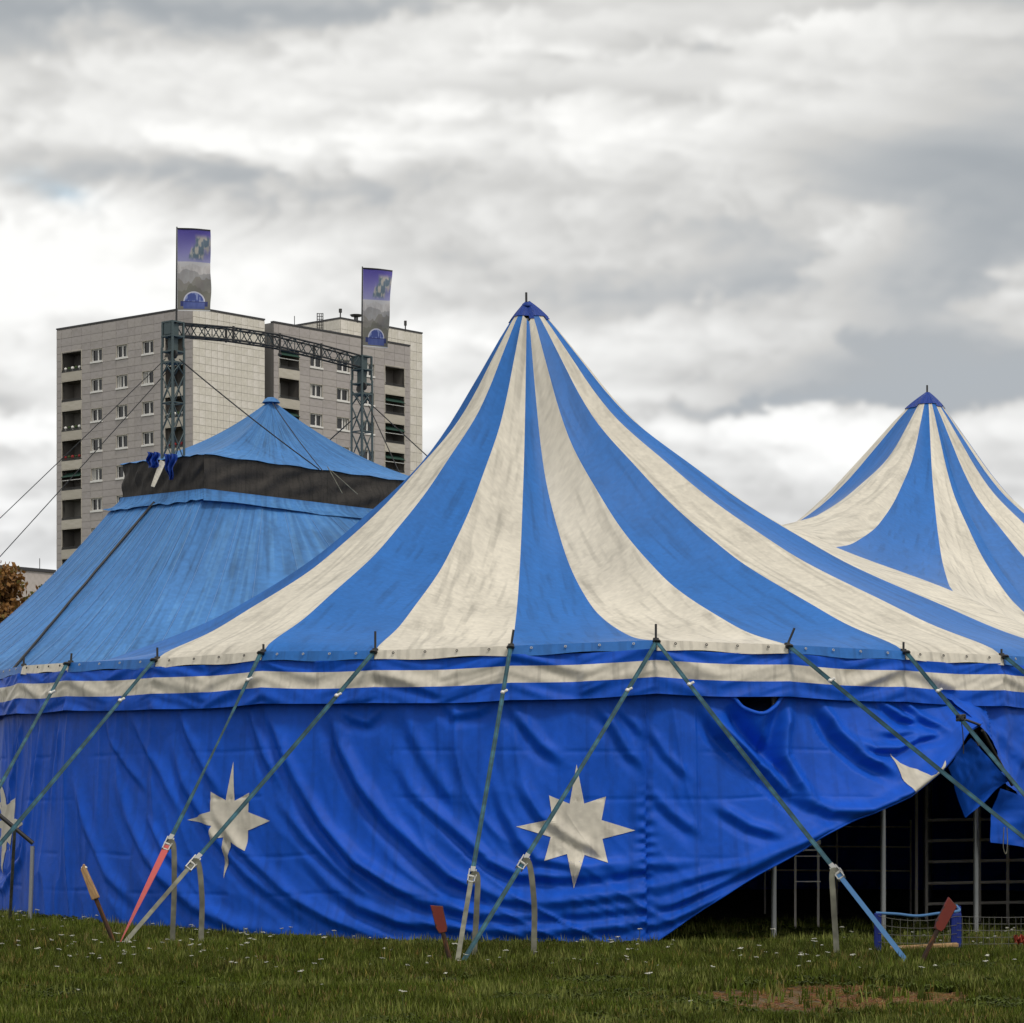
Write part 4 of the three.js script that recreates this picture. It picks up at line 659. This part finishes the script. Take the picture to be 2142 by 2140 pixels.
  // left face: two loggia columns and three window columns
  const colL = [[130.5, 171, 'l'], [191.5, 214.5, 'w'], [244.5, 267.5, 'w'], [298.5, 322, 'w'], [346, 384, 'l']].map(([a, b, k]) => [fL.a(a), fL.a(b), k]);
  const floors = 11, hl = [], yw1 = (i) => Ht - 2.42 - i * FL, yw0 = (i) => yw1(i) - 1.16, yl1 = (i) => Ht - 2.30 - i * FL, yl0 = (i) => yl1(i) - 1.82;
  const wallHoles = (cols) => { const r = []; for (let i = 0; i < floors; i++) for (const [a, b, k] of cols) r.push(k === 'w' ? [a, b, yw0(i), yw1(i)] : [a, b, yl0(i), yl1(i)]); return r; };
  const gridX = (cols, L, step, extra = []) => { const e = [0, L, ...extra]; for (const [a, b] of cols) e.push(a - 0.05, b + 0.05); e.sort((a, b) => a - b); const out = []; for (let i = 0; i + 1 < e.length; i++) { const n = Math.max(1, Math.round((e[i + 1] - e[i]) / step)); for (let k = 0; k < n; k++) out.push(e[i] + (e[i + 1] - e[i]) * k / n); } out.push(L); return out; };
  const gridY = (n) => { const y = [Ht - 0.12, Ht - 0.95, Ht - 1.7]; for (let i = 0; i < n; i++) y.push(yw1(i) + 0.04, yw0(i) + 0.5, yw0(i) - 0.18, yw0(i) - 0.95); return y; };
  const tileHoles = (cols) => { const r = []; for (let i = 0; i < floors; i++) for (const [a, b, k] of cols) r.push(k === 'w' ? [a - 0.06, b + 0.06, yw0(i) - 0.17, yw1(i) + 0.05] : [a - 0.08, b + 0.08, -1, yl1(0) + 0.05]); return r; };
  const wl = wallWithHoles(fL, wallA, wallHoles(colL), tower);
  clad(fL, wl, cladA, gridX(colL, fL.L, 1.25), gridY(9), tileHoles(colL), 'A');
  let n = 0;
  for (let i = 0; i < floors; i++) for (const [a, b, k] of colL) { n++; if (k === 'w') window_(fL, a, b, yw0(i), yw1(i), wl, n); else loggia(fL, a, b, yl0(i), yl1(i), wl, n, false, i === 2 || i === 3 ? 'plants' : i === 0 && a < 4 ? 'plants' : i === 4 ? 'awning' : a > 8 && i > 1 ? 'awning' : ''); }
  // blank gable
  const wg = wallWithHoles(fG, wallB, [], tower); { const xs = [], ys = []; for (let i = 0; i <= 12; i++) xs.push(fG.L * i / 12); for (let y = Ht - 0.12; y > Ht - 24; y -= 0.70) ys.push(y); clad(fG, wg, cladB, xs, ys, [], 'B', 0.03, 290); }
  // right facade
  const colQ = [[583, 625, 'l'], [648, 673.5, 'w'], [704, 729, 'w'], [758, 782, 'w'], [804.5, 845, 'l']].map(([a, b, k]) => [fQ.a(a), fQ.a(b), k]);
  const wq = wallWithHoles(fQ, wallA, wallHoles(colQ), tower);
  clad(fQ, wq, cladA, gridX(colQ, fQ.L, 1.25), gridY(7), tileHoles(colQ), 'A');
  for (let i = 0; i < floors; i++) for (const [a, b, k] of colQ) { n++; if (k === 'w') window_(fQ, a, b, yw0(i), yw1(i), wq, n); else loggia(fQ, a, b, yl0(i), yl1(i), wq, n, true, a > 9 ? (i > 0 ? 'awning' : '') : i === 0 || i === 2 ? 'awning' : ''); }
  for (const [k, m, host] of [['A', cladA[0], tower], ['B', cladB[0], tower]]) if (overflow[k].length) { const g = part('cladding_field', overflow[k], m, host); g.userData.kind = 'stuff'; }
  // recess between the blocks, rear bodies, roofs
  const back = (p, q, depth) => { const nz = face(p, q).nz; return [p.clone().addScaledVector(nz, -depth), q.clone().addScaledVector(nz, -depth)]; };
  const prism = (pts, y0, y1, mat, name, host = tower) => { const s = new THREE.Shape(pts.map((p) => new THREE.Vector2(p.x, -p.z))); return part(name, new THREE.ExtrudeGeometry(s, { depth: y1 - y0, bevelEnabled: false }).rotateX(-Math.PI / 2).translate(0, y0, 0), mat, host); };
  const inset = (f, d) => [f.p.clone().addScaledVector(f.nz, -d), f.p.clone().addScaledVector(f.ax, f.L).addScaledVector(f.nz, -d)];
  const [g0, g1] = back(P1, P2, 0.32), deep = fG.nz, P0i = P0.clone().addScaledVector(fL.nz, -1.5), P1i = P1.clone().addScaledVector(fL.nz, -1.5).addScaledVector(fG.nz, -0.31), P2i = P2.clone().addScaledVector(fG.nz, -0.31), P3i = P0.clone().add(P2).sub(P1);
  prism([P0i, P1i, P2i, P3i], 0, Ht - 0.3, wallB, 'core');
  const rim = (f, h = 0.14, name = 'roof_edge', y = Ht) => part(name, box(f.L + 0.1, h, 0.42, f.L / 2, y + h / 2 - 0.02, -0.14).applyMatrix4(f.m), trim, tower);
  rim(fL); rim(fG); rim(fQ);
  const [r0] = inset(fQ, 0), rA = P2.clone().addScaledVector(fG.nz, -3.6), rB = Q0.clone().addScaledVector(fQ.nz, -3.6);
  prism([rA, rB.clone().addScaledVector(fQ.ax, 0.4), rB.clone().addScaledVector(fQ.nz, -0.4), rA.clone().addScaledVector(fG.nz, -0.4)], 0, Ht - 0.5, wallA, 'recess_wall');
  prism([Q0.clone().addScaledVector(fQ.nz, -0.31), Q0.clone().addScaledVector(fQ.nz, -3.6), Q0.clone().addScaledVector(fQ.nz, -3.6).addScaledVector(fQ.ax, 0.2), Q0.clone().addScaledVector(fQ.nz, -0.31).addScaledVector(fQ.ax, 0.2)], 0, Ht - 0.02, wallA, 'recess_cheek');
  const Q1e = Q1.clone(); prism([Q0.clone().addScaledVector(fQ.nz, -1.62).addScaledVector(fQ.ax, 0.21), Q1e.clone().addScaledVector(fQ.nz, -1.62), Q1e.clone().addScaledVector(fQ.nz, -4), Q0.clone().addScaledVector(fQ.nz, -4)], 0, Ht - 0.3, wallB, 'core');
  prism([Q1e.clone().addScaledVector(fQ.nz, -0.31), Q1e.clone().addScaledVector(fQ.nz, -0.31).addScaledVector(fQ.ax, -0.12), Q1e.clone().addScaledVector(fQ.nz, -4).addScaledVector(fQ.ax, -0.12), Q1e.clone().addScaledVector(fQ.nz, -4)], 0, Ht - 0.02, wallB, 'end_wall');
  // rear block, one storey higher
  const H2 = 49.8, c0 = topAt(600, 684.5, H2), c1 = topAt(712, 665.7, H2), c2 = topAt(883, 697.7, H2), fC = face(c1, c2), fD = face(c0, c1);
  const wc = wallWithHoles(fC, wallB, [], tower), wd = wallWithHoles(fD, wallB, [], tower);
  const tiles = (f, h, top, nRow, w) => { const xs = [], ys = [], k = Math.round(f.L / w); for (let i = 0; i <= k; i++) xs.push(f.L * i / k); for (let i = 0; i <= nRow; i++) ys.push(top - 0.12 - 0.93 * i); clad(f, h, cladB, xs, ys, [], 'B2', 0.03, 290); };
  overflow.B2 = []; tiles(fC, wc, H2, 19, 0.9); tiles(fD, wd, H2, 4, 0.9);
  if (overflow.B2.length) part('cladding_field', overflow.B2, cladB[0], tower).userData.kind = 'stuff';
  prism([c1.clone().addScaledVector(fC.nz, -0.31).addScaledVector(fD.nz, -0.31), c2.clone().addScaledVector(fC.nz, -0.31), c2.clone().add(c0).sub(c1), c0.clone().addScaledVector(fD.nz, -0.31)], 0, H2 - 0.2, wallB, 'core');
  for (const f of [fC, fD]) part('roof_edge', box(f.L + 0.1, 0.13, 0.4, f.L / 2, H2 + 0.05, -0.14).applyMatrix4(f.m), trim, tower);
  // things on the roof
  const up = (px, y0, y1, d, r, name) => part(name, bar(at(px, y0, d), at(px, y1, d), r, 6), metal, tower);
  up(616, 684, 661, 266, 0.04, 'aerial'); up(712, 668, 650, 268.5, 0.07, 'aerial'); part('aerial_head', bar(at(712, 654, 268.5), at(712, 646, 268.5), 0.16, 8), metal, tower); up(848, 693, 674, 275, 0.07, 'aerial'); part('aerial_head', bar(at(848, 681, 275), at(848, 671, 275), 0.14, 8), metal, tower);
  const lad = []; for (const x of [663.5, 675.5]) lad.push(bar(at(x, 692, 266.5), at(x, 655, 266.5), 0.05, 6)); for (const x of [668, 672]) lad.push(bar(at(x, 688, 266.7), at(x, 656, 266.7), 0.04, 6)); for (let y = 656; y < 692; y += 6) lad.push(bar(at(663.5, y, 266.5), at(675.5, y, 266.5), 0.035, 6)); part('roof_ladder', lad, metal, tower);
  part('vent_cowl', [new THREE.CylinderGeometry(0.64, 0.5, 0.16, 16).translate(...at(745, 660.5, 270).toArray()), bar(at(742.5, 676, 270), at(742.5, 661, 270), 0.1, 8), bar(at(747, 676, 270), at(747, 661, 270), 0.1, 8)], metal, tower);
  // lower pale block far left
  const low = thing('pale_apartment_block', V(-62, 0, -330), 'low pale block seen above the autumn tree', 'building');
  const b0 = topAt(-420, 1150, 30), b1 = topAt(113, 1197, 30), fB = face(b0, b1), hB = [];
  for (let r = 0; r < 8; r++) for (let k = 0; k < 9; k++) hB.push([3 + k * 3.1, 4.4 + k * 3.1, 30 - 4.2 - r * 2.9, 30 - 2.9 - r * 2.9]);
  const visible = hB.filter((h) => h[1] < fB.L - 4);
  const wB = wallWithHoles(fB, concrete(198, 190, 186, 990), visible, low);
  for (const h of visible) { const w = part('window', box(h[1] - h[0], h[3] - h[2], 0.05, (h[0] + h[1]) / 2, (h[2] + h[3]) / 2, -0.12).applyMatrix4(fB.m), frameM, wB); part('pane', [0.27, 0.73].map((t) => box((h[1] - h[0]) * 0.4, (h[3] - h[2]) * 0.86, 0.03, h[0] + (h[1] - h[0]) * t, (h[2] + h[3]) / 2, -0.1).applyMatrix4(fB.m)), glass, w); }
  part('roof_edge', box(fB.L + 0.3, 0.35, 0.6, fB.L / 2, 30.1, -0.1).applyMatrix4(fB.m), trim, low);
  const bn = fB.nz; prism([b0.clone().addScaledVector(bn, -0.31), b1.clone().addScaledVector(bn, -0.31), b1.clone().addScaledVector(bn, -11), b0.clone().addScaledVector(bn, -11)], 0, 29.9, wallB, 'core', low);
  const mp = at(83, 1192, 355); part('aerial', bar(mp, at(83, 1168, 355), 0.05, 6), metal, low);
}

// ---------------------------------------------------------------- autumn tree at the left edge
function leafGeo() { const g = new THREE.BufferGeometry(); g.setAttribute('position', new THREE.Float32BufferAttribute([0, -0.5, 0, 0.34, 0, 0.09, 0, 0.5, 0, 0, -0.5, 0, 0, 0.5, 0, -0.34, 0, 0.09], 3)); g.setAttribute('uv', new THREE.Float32BufferAttribute([0.5, 0, 1, 0.5, 0.5, 1, 0.5, 0, 0.5, 1, 0, 0.5], 2)); g.computeVertexNormals(); return g; }
const barkM = new THREE.MeshStandardMaterial({ roughness: 1, map: tex(256, (u, v) => { const a = tnoise(u * 24, v * 4, 24, 1000), b = tfbm(u, v, 8, 3, 1010); return [70 * (0.5 + a * 0.5 + b * 0.4), 58 * (0.5 + a * 0.5 + b * 0.4), 46 * (0.5 + a * 0.5 + b * 0.4)]; }) });
{
  const D = 118, c = V((-70 - CX) / F * D, 0.2, -D), o = thing('autumn_tree', c, 'broad tree in green and rusty autumn leaf beside the blue tent', 'tree');
  const limbs = [bar(c.clone(), c.clone().add(V(0, 5, 0)), 0.34, 10, 0.22)], clumps = [];
  for (let i = 0; i < 46; i++) {
    const a = rr(0, 6.283), e = rr(-0.35, 1.25), r = rr(0.45, 1), p = c.clone().add(V(4.4 * r * Math.cos(a) * Math.cos(e), 7.4 + 4.4 * r * Math.sin(e), 4.0 * r * Math.sin(a) * Math.cos(e)));
    clumps.push([p, rr(0.7, 1.35)]);
    const s = c.clone().add(V(0, rr(3.2, 5.2), 0)); if (i % 2 === 0) limbs.push(tube([s, s.clone().lerp(p, 0.5).add(V(0, 0.5, 0)), p], 0.06, 10, 6));
  }
  part('trunk', limbs, barkM, o);
  const mat = new THREE.MeshPhysicalMaterial({ roughness: 0.9, side: THREE.DoubleSide, transmission: 0.3, thickness: 0 });
  const n = 40000, im = new THREE.InstancedMesh(leafGeo(), mat, n), m = new THREE.Matrix4(), q = new THREE.Quaternion(), col = new THREE.Color();
  for (let i = 0; i < n; i++) {
    const [p, R] = clumps[i % clumps.length]; let d; do d = V(rr(-1, 1), rr(-1, 1), rr(-1, 1)); while (d.length() > 1);
    const w = p.clone().addScaledVector(d, R * (0.55 + 0.45 * rnd())).sub(c);
    q.setFromEuler(new THREE.Euler(rr(0, 6.3), rr(0, 6.3), rr(0, 6.3))); const s = rr(0.2, 0.34); m.compose(w, q, V(s, s, s)); im.setMatrixAt(i, m);
    const t = noise3(w.x * 0.5 + 50, w.y * 0.5, w.z * 0.5 + 50) + rr(-0.2, 0.2); col.setRGB(...(t > 0.74 ? [0.26, 0.12, 0.02] : t > 0.58 ? [0.19, 0.14, 0.022] : t > 0.36 ? [0.12, 0.13, 0.022] : [0.08, 0.11, 0.022])); im.setColorAt(i, col);
  }
  im.name = 'crown'; im.castShadow = im.receiveShadow = true; im.userData.kind = 'stuff'; o.add(im);
}

// ---------------------------------------------------------------- grass, straw and flowers
const inTent = (x, z) => Math.hypot(x - C1.x, z - C1.z) < RW - 0.02;
{
  const blade = (h, w, lean, turn) => { const g = new THREE.BufferGeometry(), c = Math.cos(turn), s = Math.sin(turn), P = [], put = (x, y, z) => P.push(x * c + z * s, y, -x * s + z * c); const l1 = lean * 0.35; put(-w, 0, 0); put(w, 0, 0); put(w * 0.75, h * 0.55, l1); put(-w, 0, 0); put(w * 0.75, h * 0.55, l1); put(-w * 0.75, h * 0.55, l1); put(-w * 0.75, h * 0.55, l1); put(w * 0.75, h * 0.55, l1); put(0, h, lean); g.setAttribute('position', new THREE.Float32BufferAttribute(P, 3)); g.setAttribute('uv', new THREE.Float32BufferAttribute(new Array(18).fill(0.5), 2)); g.computeVertexNormals(); return g; };
  const tuft = (n, h0, h1, w) => { const l = []; for (let i = 0; i < n; i++) l.push(blade(rr(h0, h1), w * rr(0.7, 1.3), rr(-0.05, 0.05) + (rnd() < 0.25 ? 0.06 : 0), rr(0, 6.283)).translate(rr(-0.03, 0.03), 0, rr(-0.03, 0.03))); return merge(l); };
  const mat = new THREE.MeshPhysicalMaterial({ roughness: 0.8, side: THREE.DoubleSide, transmission: 0.2, thickness: 0, specularIntensity: 0.25 });
  const put = (name, label, geo, count, accept, scale, color) => {
    const im = new THREE.InstancedMesh(geo, mat, count), m = new THREE.Matrix4(), q = new THREE.Quaternion(), col = new THREE.Color(); let k = 0, tries = 0;
    while (k < count && tries++ < count * 12) {
      const z = -rr(17.5, 41), x = rr(-1, 1) * (1.6 + 0.2 * -z); const ok = accept(x, z); if (rnd() > ok) continue;
      const s = scale(x, z); q.setFromEuler(new THREE.Euler(rr(-0.15, 0.15), rr(0, 6.283), rr(-0.15, 0.15))); m.compose(V(x, ground(x, z) - 0.005, z), q, V(s * rr(0.8, 1.25), s * rr(0.7, 1.3), s * rr(0.8, 1.25))); im.setMatrixAt(k, m); color(col, x, z); im.setColorAt(k, col); k++;
    }
    im.count = k; im.name = name; im.castShadow = im.receiveShadow = true; tag(im, label, 'grass', null, 'stuff'); scene.add(im);
  };
  const open = (x, z) => (inTent(x, z) ? (x > 1.6 && z > -38.5 ? 0.25 : 0) : z < -38 ? 0 : 1) * (1 - 0.975 * inDirt(x, z));
  const tone = (c, x, z) => { const a = fbm(x * 0.8 + 9, 3, z * 0.8, 3), b = rnd(), dry = noise3(x * 1.7, 8, z * 1.7) > 0.66 ? 0.35 : 0.08; if (b < dry * 0.55) c.setRGB(rr(0.16, 0.27), rr(0.14, 0.22), rr(0.04, 0.07)); else { const k = 0.35 + 0.9 * a + rr(-0.3, 0.2) + 0.9 * rnd() ** 3; c.setRGB(0.060 * k + 0.024 * b, 0.090 * k + 0.010 * b, 0.009 * k); } };
  put('meadow_grass', 'short green meadow grass in front of the tents', tuft(5, 0.035, 0.10, 0.0075), 170000, open, (x, z) => (0.35 + 1.3 * fbm(x * 1.4, 2, z * 1.4, 2)) * (Math.hypot(x - C1.x, z - C1.z) < RW + 1.2 ? 0.55 : 0.95), tone);
  put('tall_grass', 'taller grass stems along the tent wall', tuft(4, 0.08, 0.19, 0.0055), 24000, (x, z) => open(x, z) * (z < -25 ? 0.9 : 0.3) * sstep(0.38, 0.6, noise3(x * 0.9 + 5, 4, z * 0.9)), (x, z) => rr(0.7, 1.15) * (Math.hypot(x - C1.x, z - C1.z) < RW + 1.3 ? 0.4 : z < -25 ? 0.85 : 0.7), tone);
  put('pale_grass', 'single pale grass blades standing out of the meadow', tuft(3, 0.05, 0.12, 0.006), 16000, (x, z) => open(x, z) * sstep(0.3, 0.7, noise3(x * 2.1 + 5, 9, z * 2.1)), () => rr(0.6, 1.2), (c) => { const k = rr(0.7, 1.3); c.setRGB(0.17 * k, 0.19 * k, 0.045 * k); });
  // broad-leaved weeds in patches
  const leaf = (a, t) => { const c = Math.cos(a), q = Math.sin(a), P = [], put = (r, w, y) => P.push(r * c - w * q, y, r * q + w * c); put(0, 0, 0.01); put(0.03, 0.013, 0.035 + t); put(0.03, -0.013, 0.035 + t); put(0.03, 0.013, 0.035 + t); put(0.07, 0, 0.03 + t * 0.6); put(0.03, -0.013, 0.035 + t); const g = new THREE.BufferGeometry(); g.setAttribute('position', new THREE.Float32BufferAttribute(P, 3)); g.setAttribute('uv', new THREE.Float32BufferAttribute(new Array(12).fill(0.5), 2)); g.computeVertexNormals(); return g; };
  put('meadow_weeds', 'low broad leaved weeds scattered through the meadow grass', merge([0, 1, 2, 3, 4, 5, 6].map((i) => leaf(i * 0.9 + rr(-0.2, 0.2), rr(-0.01, 0.035)))), 15000, (x, z) => open(x, z) * sstep(0.48, 0.62, noise3(x * 1.3 + 15, 6, z * 1.3)), () => rr(0.6, 1.25), (c) => { const k = rr(0.5, 1.3); c.setRGB(0.06 * k, 0.082 * k, 0.010 * k); });
  // straw on the bare patch
  const sg = merge([box(0.11, 0.004, 0.005, 0, 0.004, 0).rotateY(0.2), box(0.08, 0.004, 0.005, 0.03, 0.009, 0.02).rotateY(1.1), box(0.06, 0.004, 0.004, -0.02, 0.012, 0).rotateY(2.2)]), sm_ = solid(1, 1, 1, 0.9), im = new THREE.InstancedMesh(sg, sm_, 2600), m = new THREE.Matrix4(), q = new THREE.Quaternion(), col = new THREE.Color(); let k = 0;
  for (let t = 0; t < 200000 && k < 2600; t++) { const z = -rr(20.5, 25.5), x = rr(1, 4.2); const px = CX + F * x / -z; if (rnd() > inDirt(x, z) * (0.12 + 0.88 * Math.exp(-(((px - 1890) / 130) ** 2)))) continue; q.setFromEuler(new THREE.Euler(rr(-0.2, 0.2), rr(0, 6.3), rr(-0.2, 0.2))); m.compose(V(x, ground(x, z) - 0.015, z), q, V(1, 1, 1).multiplyScalar(rr(0.6, 1.3))); im.setMatrixAt(k, m); col.setRGB(rr(0.14, 0.26), rr(0.08, 0.14), rr(0.025, 0.05)); im.setColorAt(k, col); k++; }
  im.count = k; im.name = 'straw_litter'; im.castShadow = im.receiveShadow = true; tag(im, 'dry straw scattered over the bare brown soil', 'straw', null, 'stuff'); scene.add(im);
}
{
  // white umbels standing in the grass, each a plant of its own
  const stemM = solid(0.05, 0.075, 0.02, 0.9), headM = solid(0.48, 0.48, 0.42, 0.9), kinds = [];
  for (let v = 0; v < 4; v++) {
    const h = 0.10 + 0.03 * v, w = 0.011 + 0.0035 * v, florets = [];
    for (let i = 0; i < 9; i++) { const a = i * 2.4, r = w * Math.sqrt(i / 9) * 1.25; florets.push(new THREE.IcosahedronGeometry(0.007, 0).scale(1.2, 0.5, 1.2).translate(r * Math.cos(a), h + 0.004 * Math.sin(i * 2), r * Math.sin(a))); }
    kinds.push([merge([bar(V(0, 0, 0), V(0.004, h, 0), 0.0022, 5), bar(V(0.002, h * 0.6, 0), V(w * 0.7, h, 0.004), 0.0015, 4), bar(V(0.002, h * 0.6, 0), V(-w * 0.7, h, 0.006), 0.0015, 4)]), merge(florets)]);
  }
  let first = {}, count = 0;
  for (let t = 0; t < 6000 && count < 250; t++) {
    const z = -rr(20.5, 34.5), x = rr(-1, 1) * 0.19 * -z, px = CX + F * x / -z; if (inTent(x, z) || inDirt(x, z) > 0.2) continue;
    const dens = (z < -26 ? 1 : z < -23.5 ? 0.28 : 0.07) * sstep(0.3, 0.75, noise3(x * 0.75 + 3, 1, z * 0.75)) * (px > 1350 && px < 1600 ? 0.4 : 1); if (rnd() > dens) continue;
    const v = Math.floor(rnd() * 4); let o;
    if (!first[v]) { o = first[v] = new THREE.Group(); scene.add(o); const s = new THREE.Mesh(kinds[v][0], stemM), f = new THREE.Mesh(kinds[v][1], headM); s.name = 'stem'; f.name = 'flower_head'; s.castShadow = f.castShadow = s.receiveShadow = f.receiveShadow = true; o.add(s, f); }
    else { o = first[v].clone(); scene.add(o); }
    o.name = numbered('white_meadow_flower'); o.position.set(x, ground(x, z) - 0.01, z); o.rotation.set(rr(-0.12, 0.12), rr(0, 6.3), rr(-0.12, 0.12)); const s = rr(0.55, 1.25); o.scale.set(s, s * rr(0.8, 1.1), s);
    tag(o, 'small flat white umbel flower standing in the meadow grass', 'flower', 'white flowers in the meadow'); count++;
  }
}
renderer.render(scene, camera);
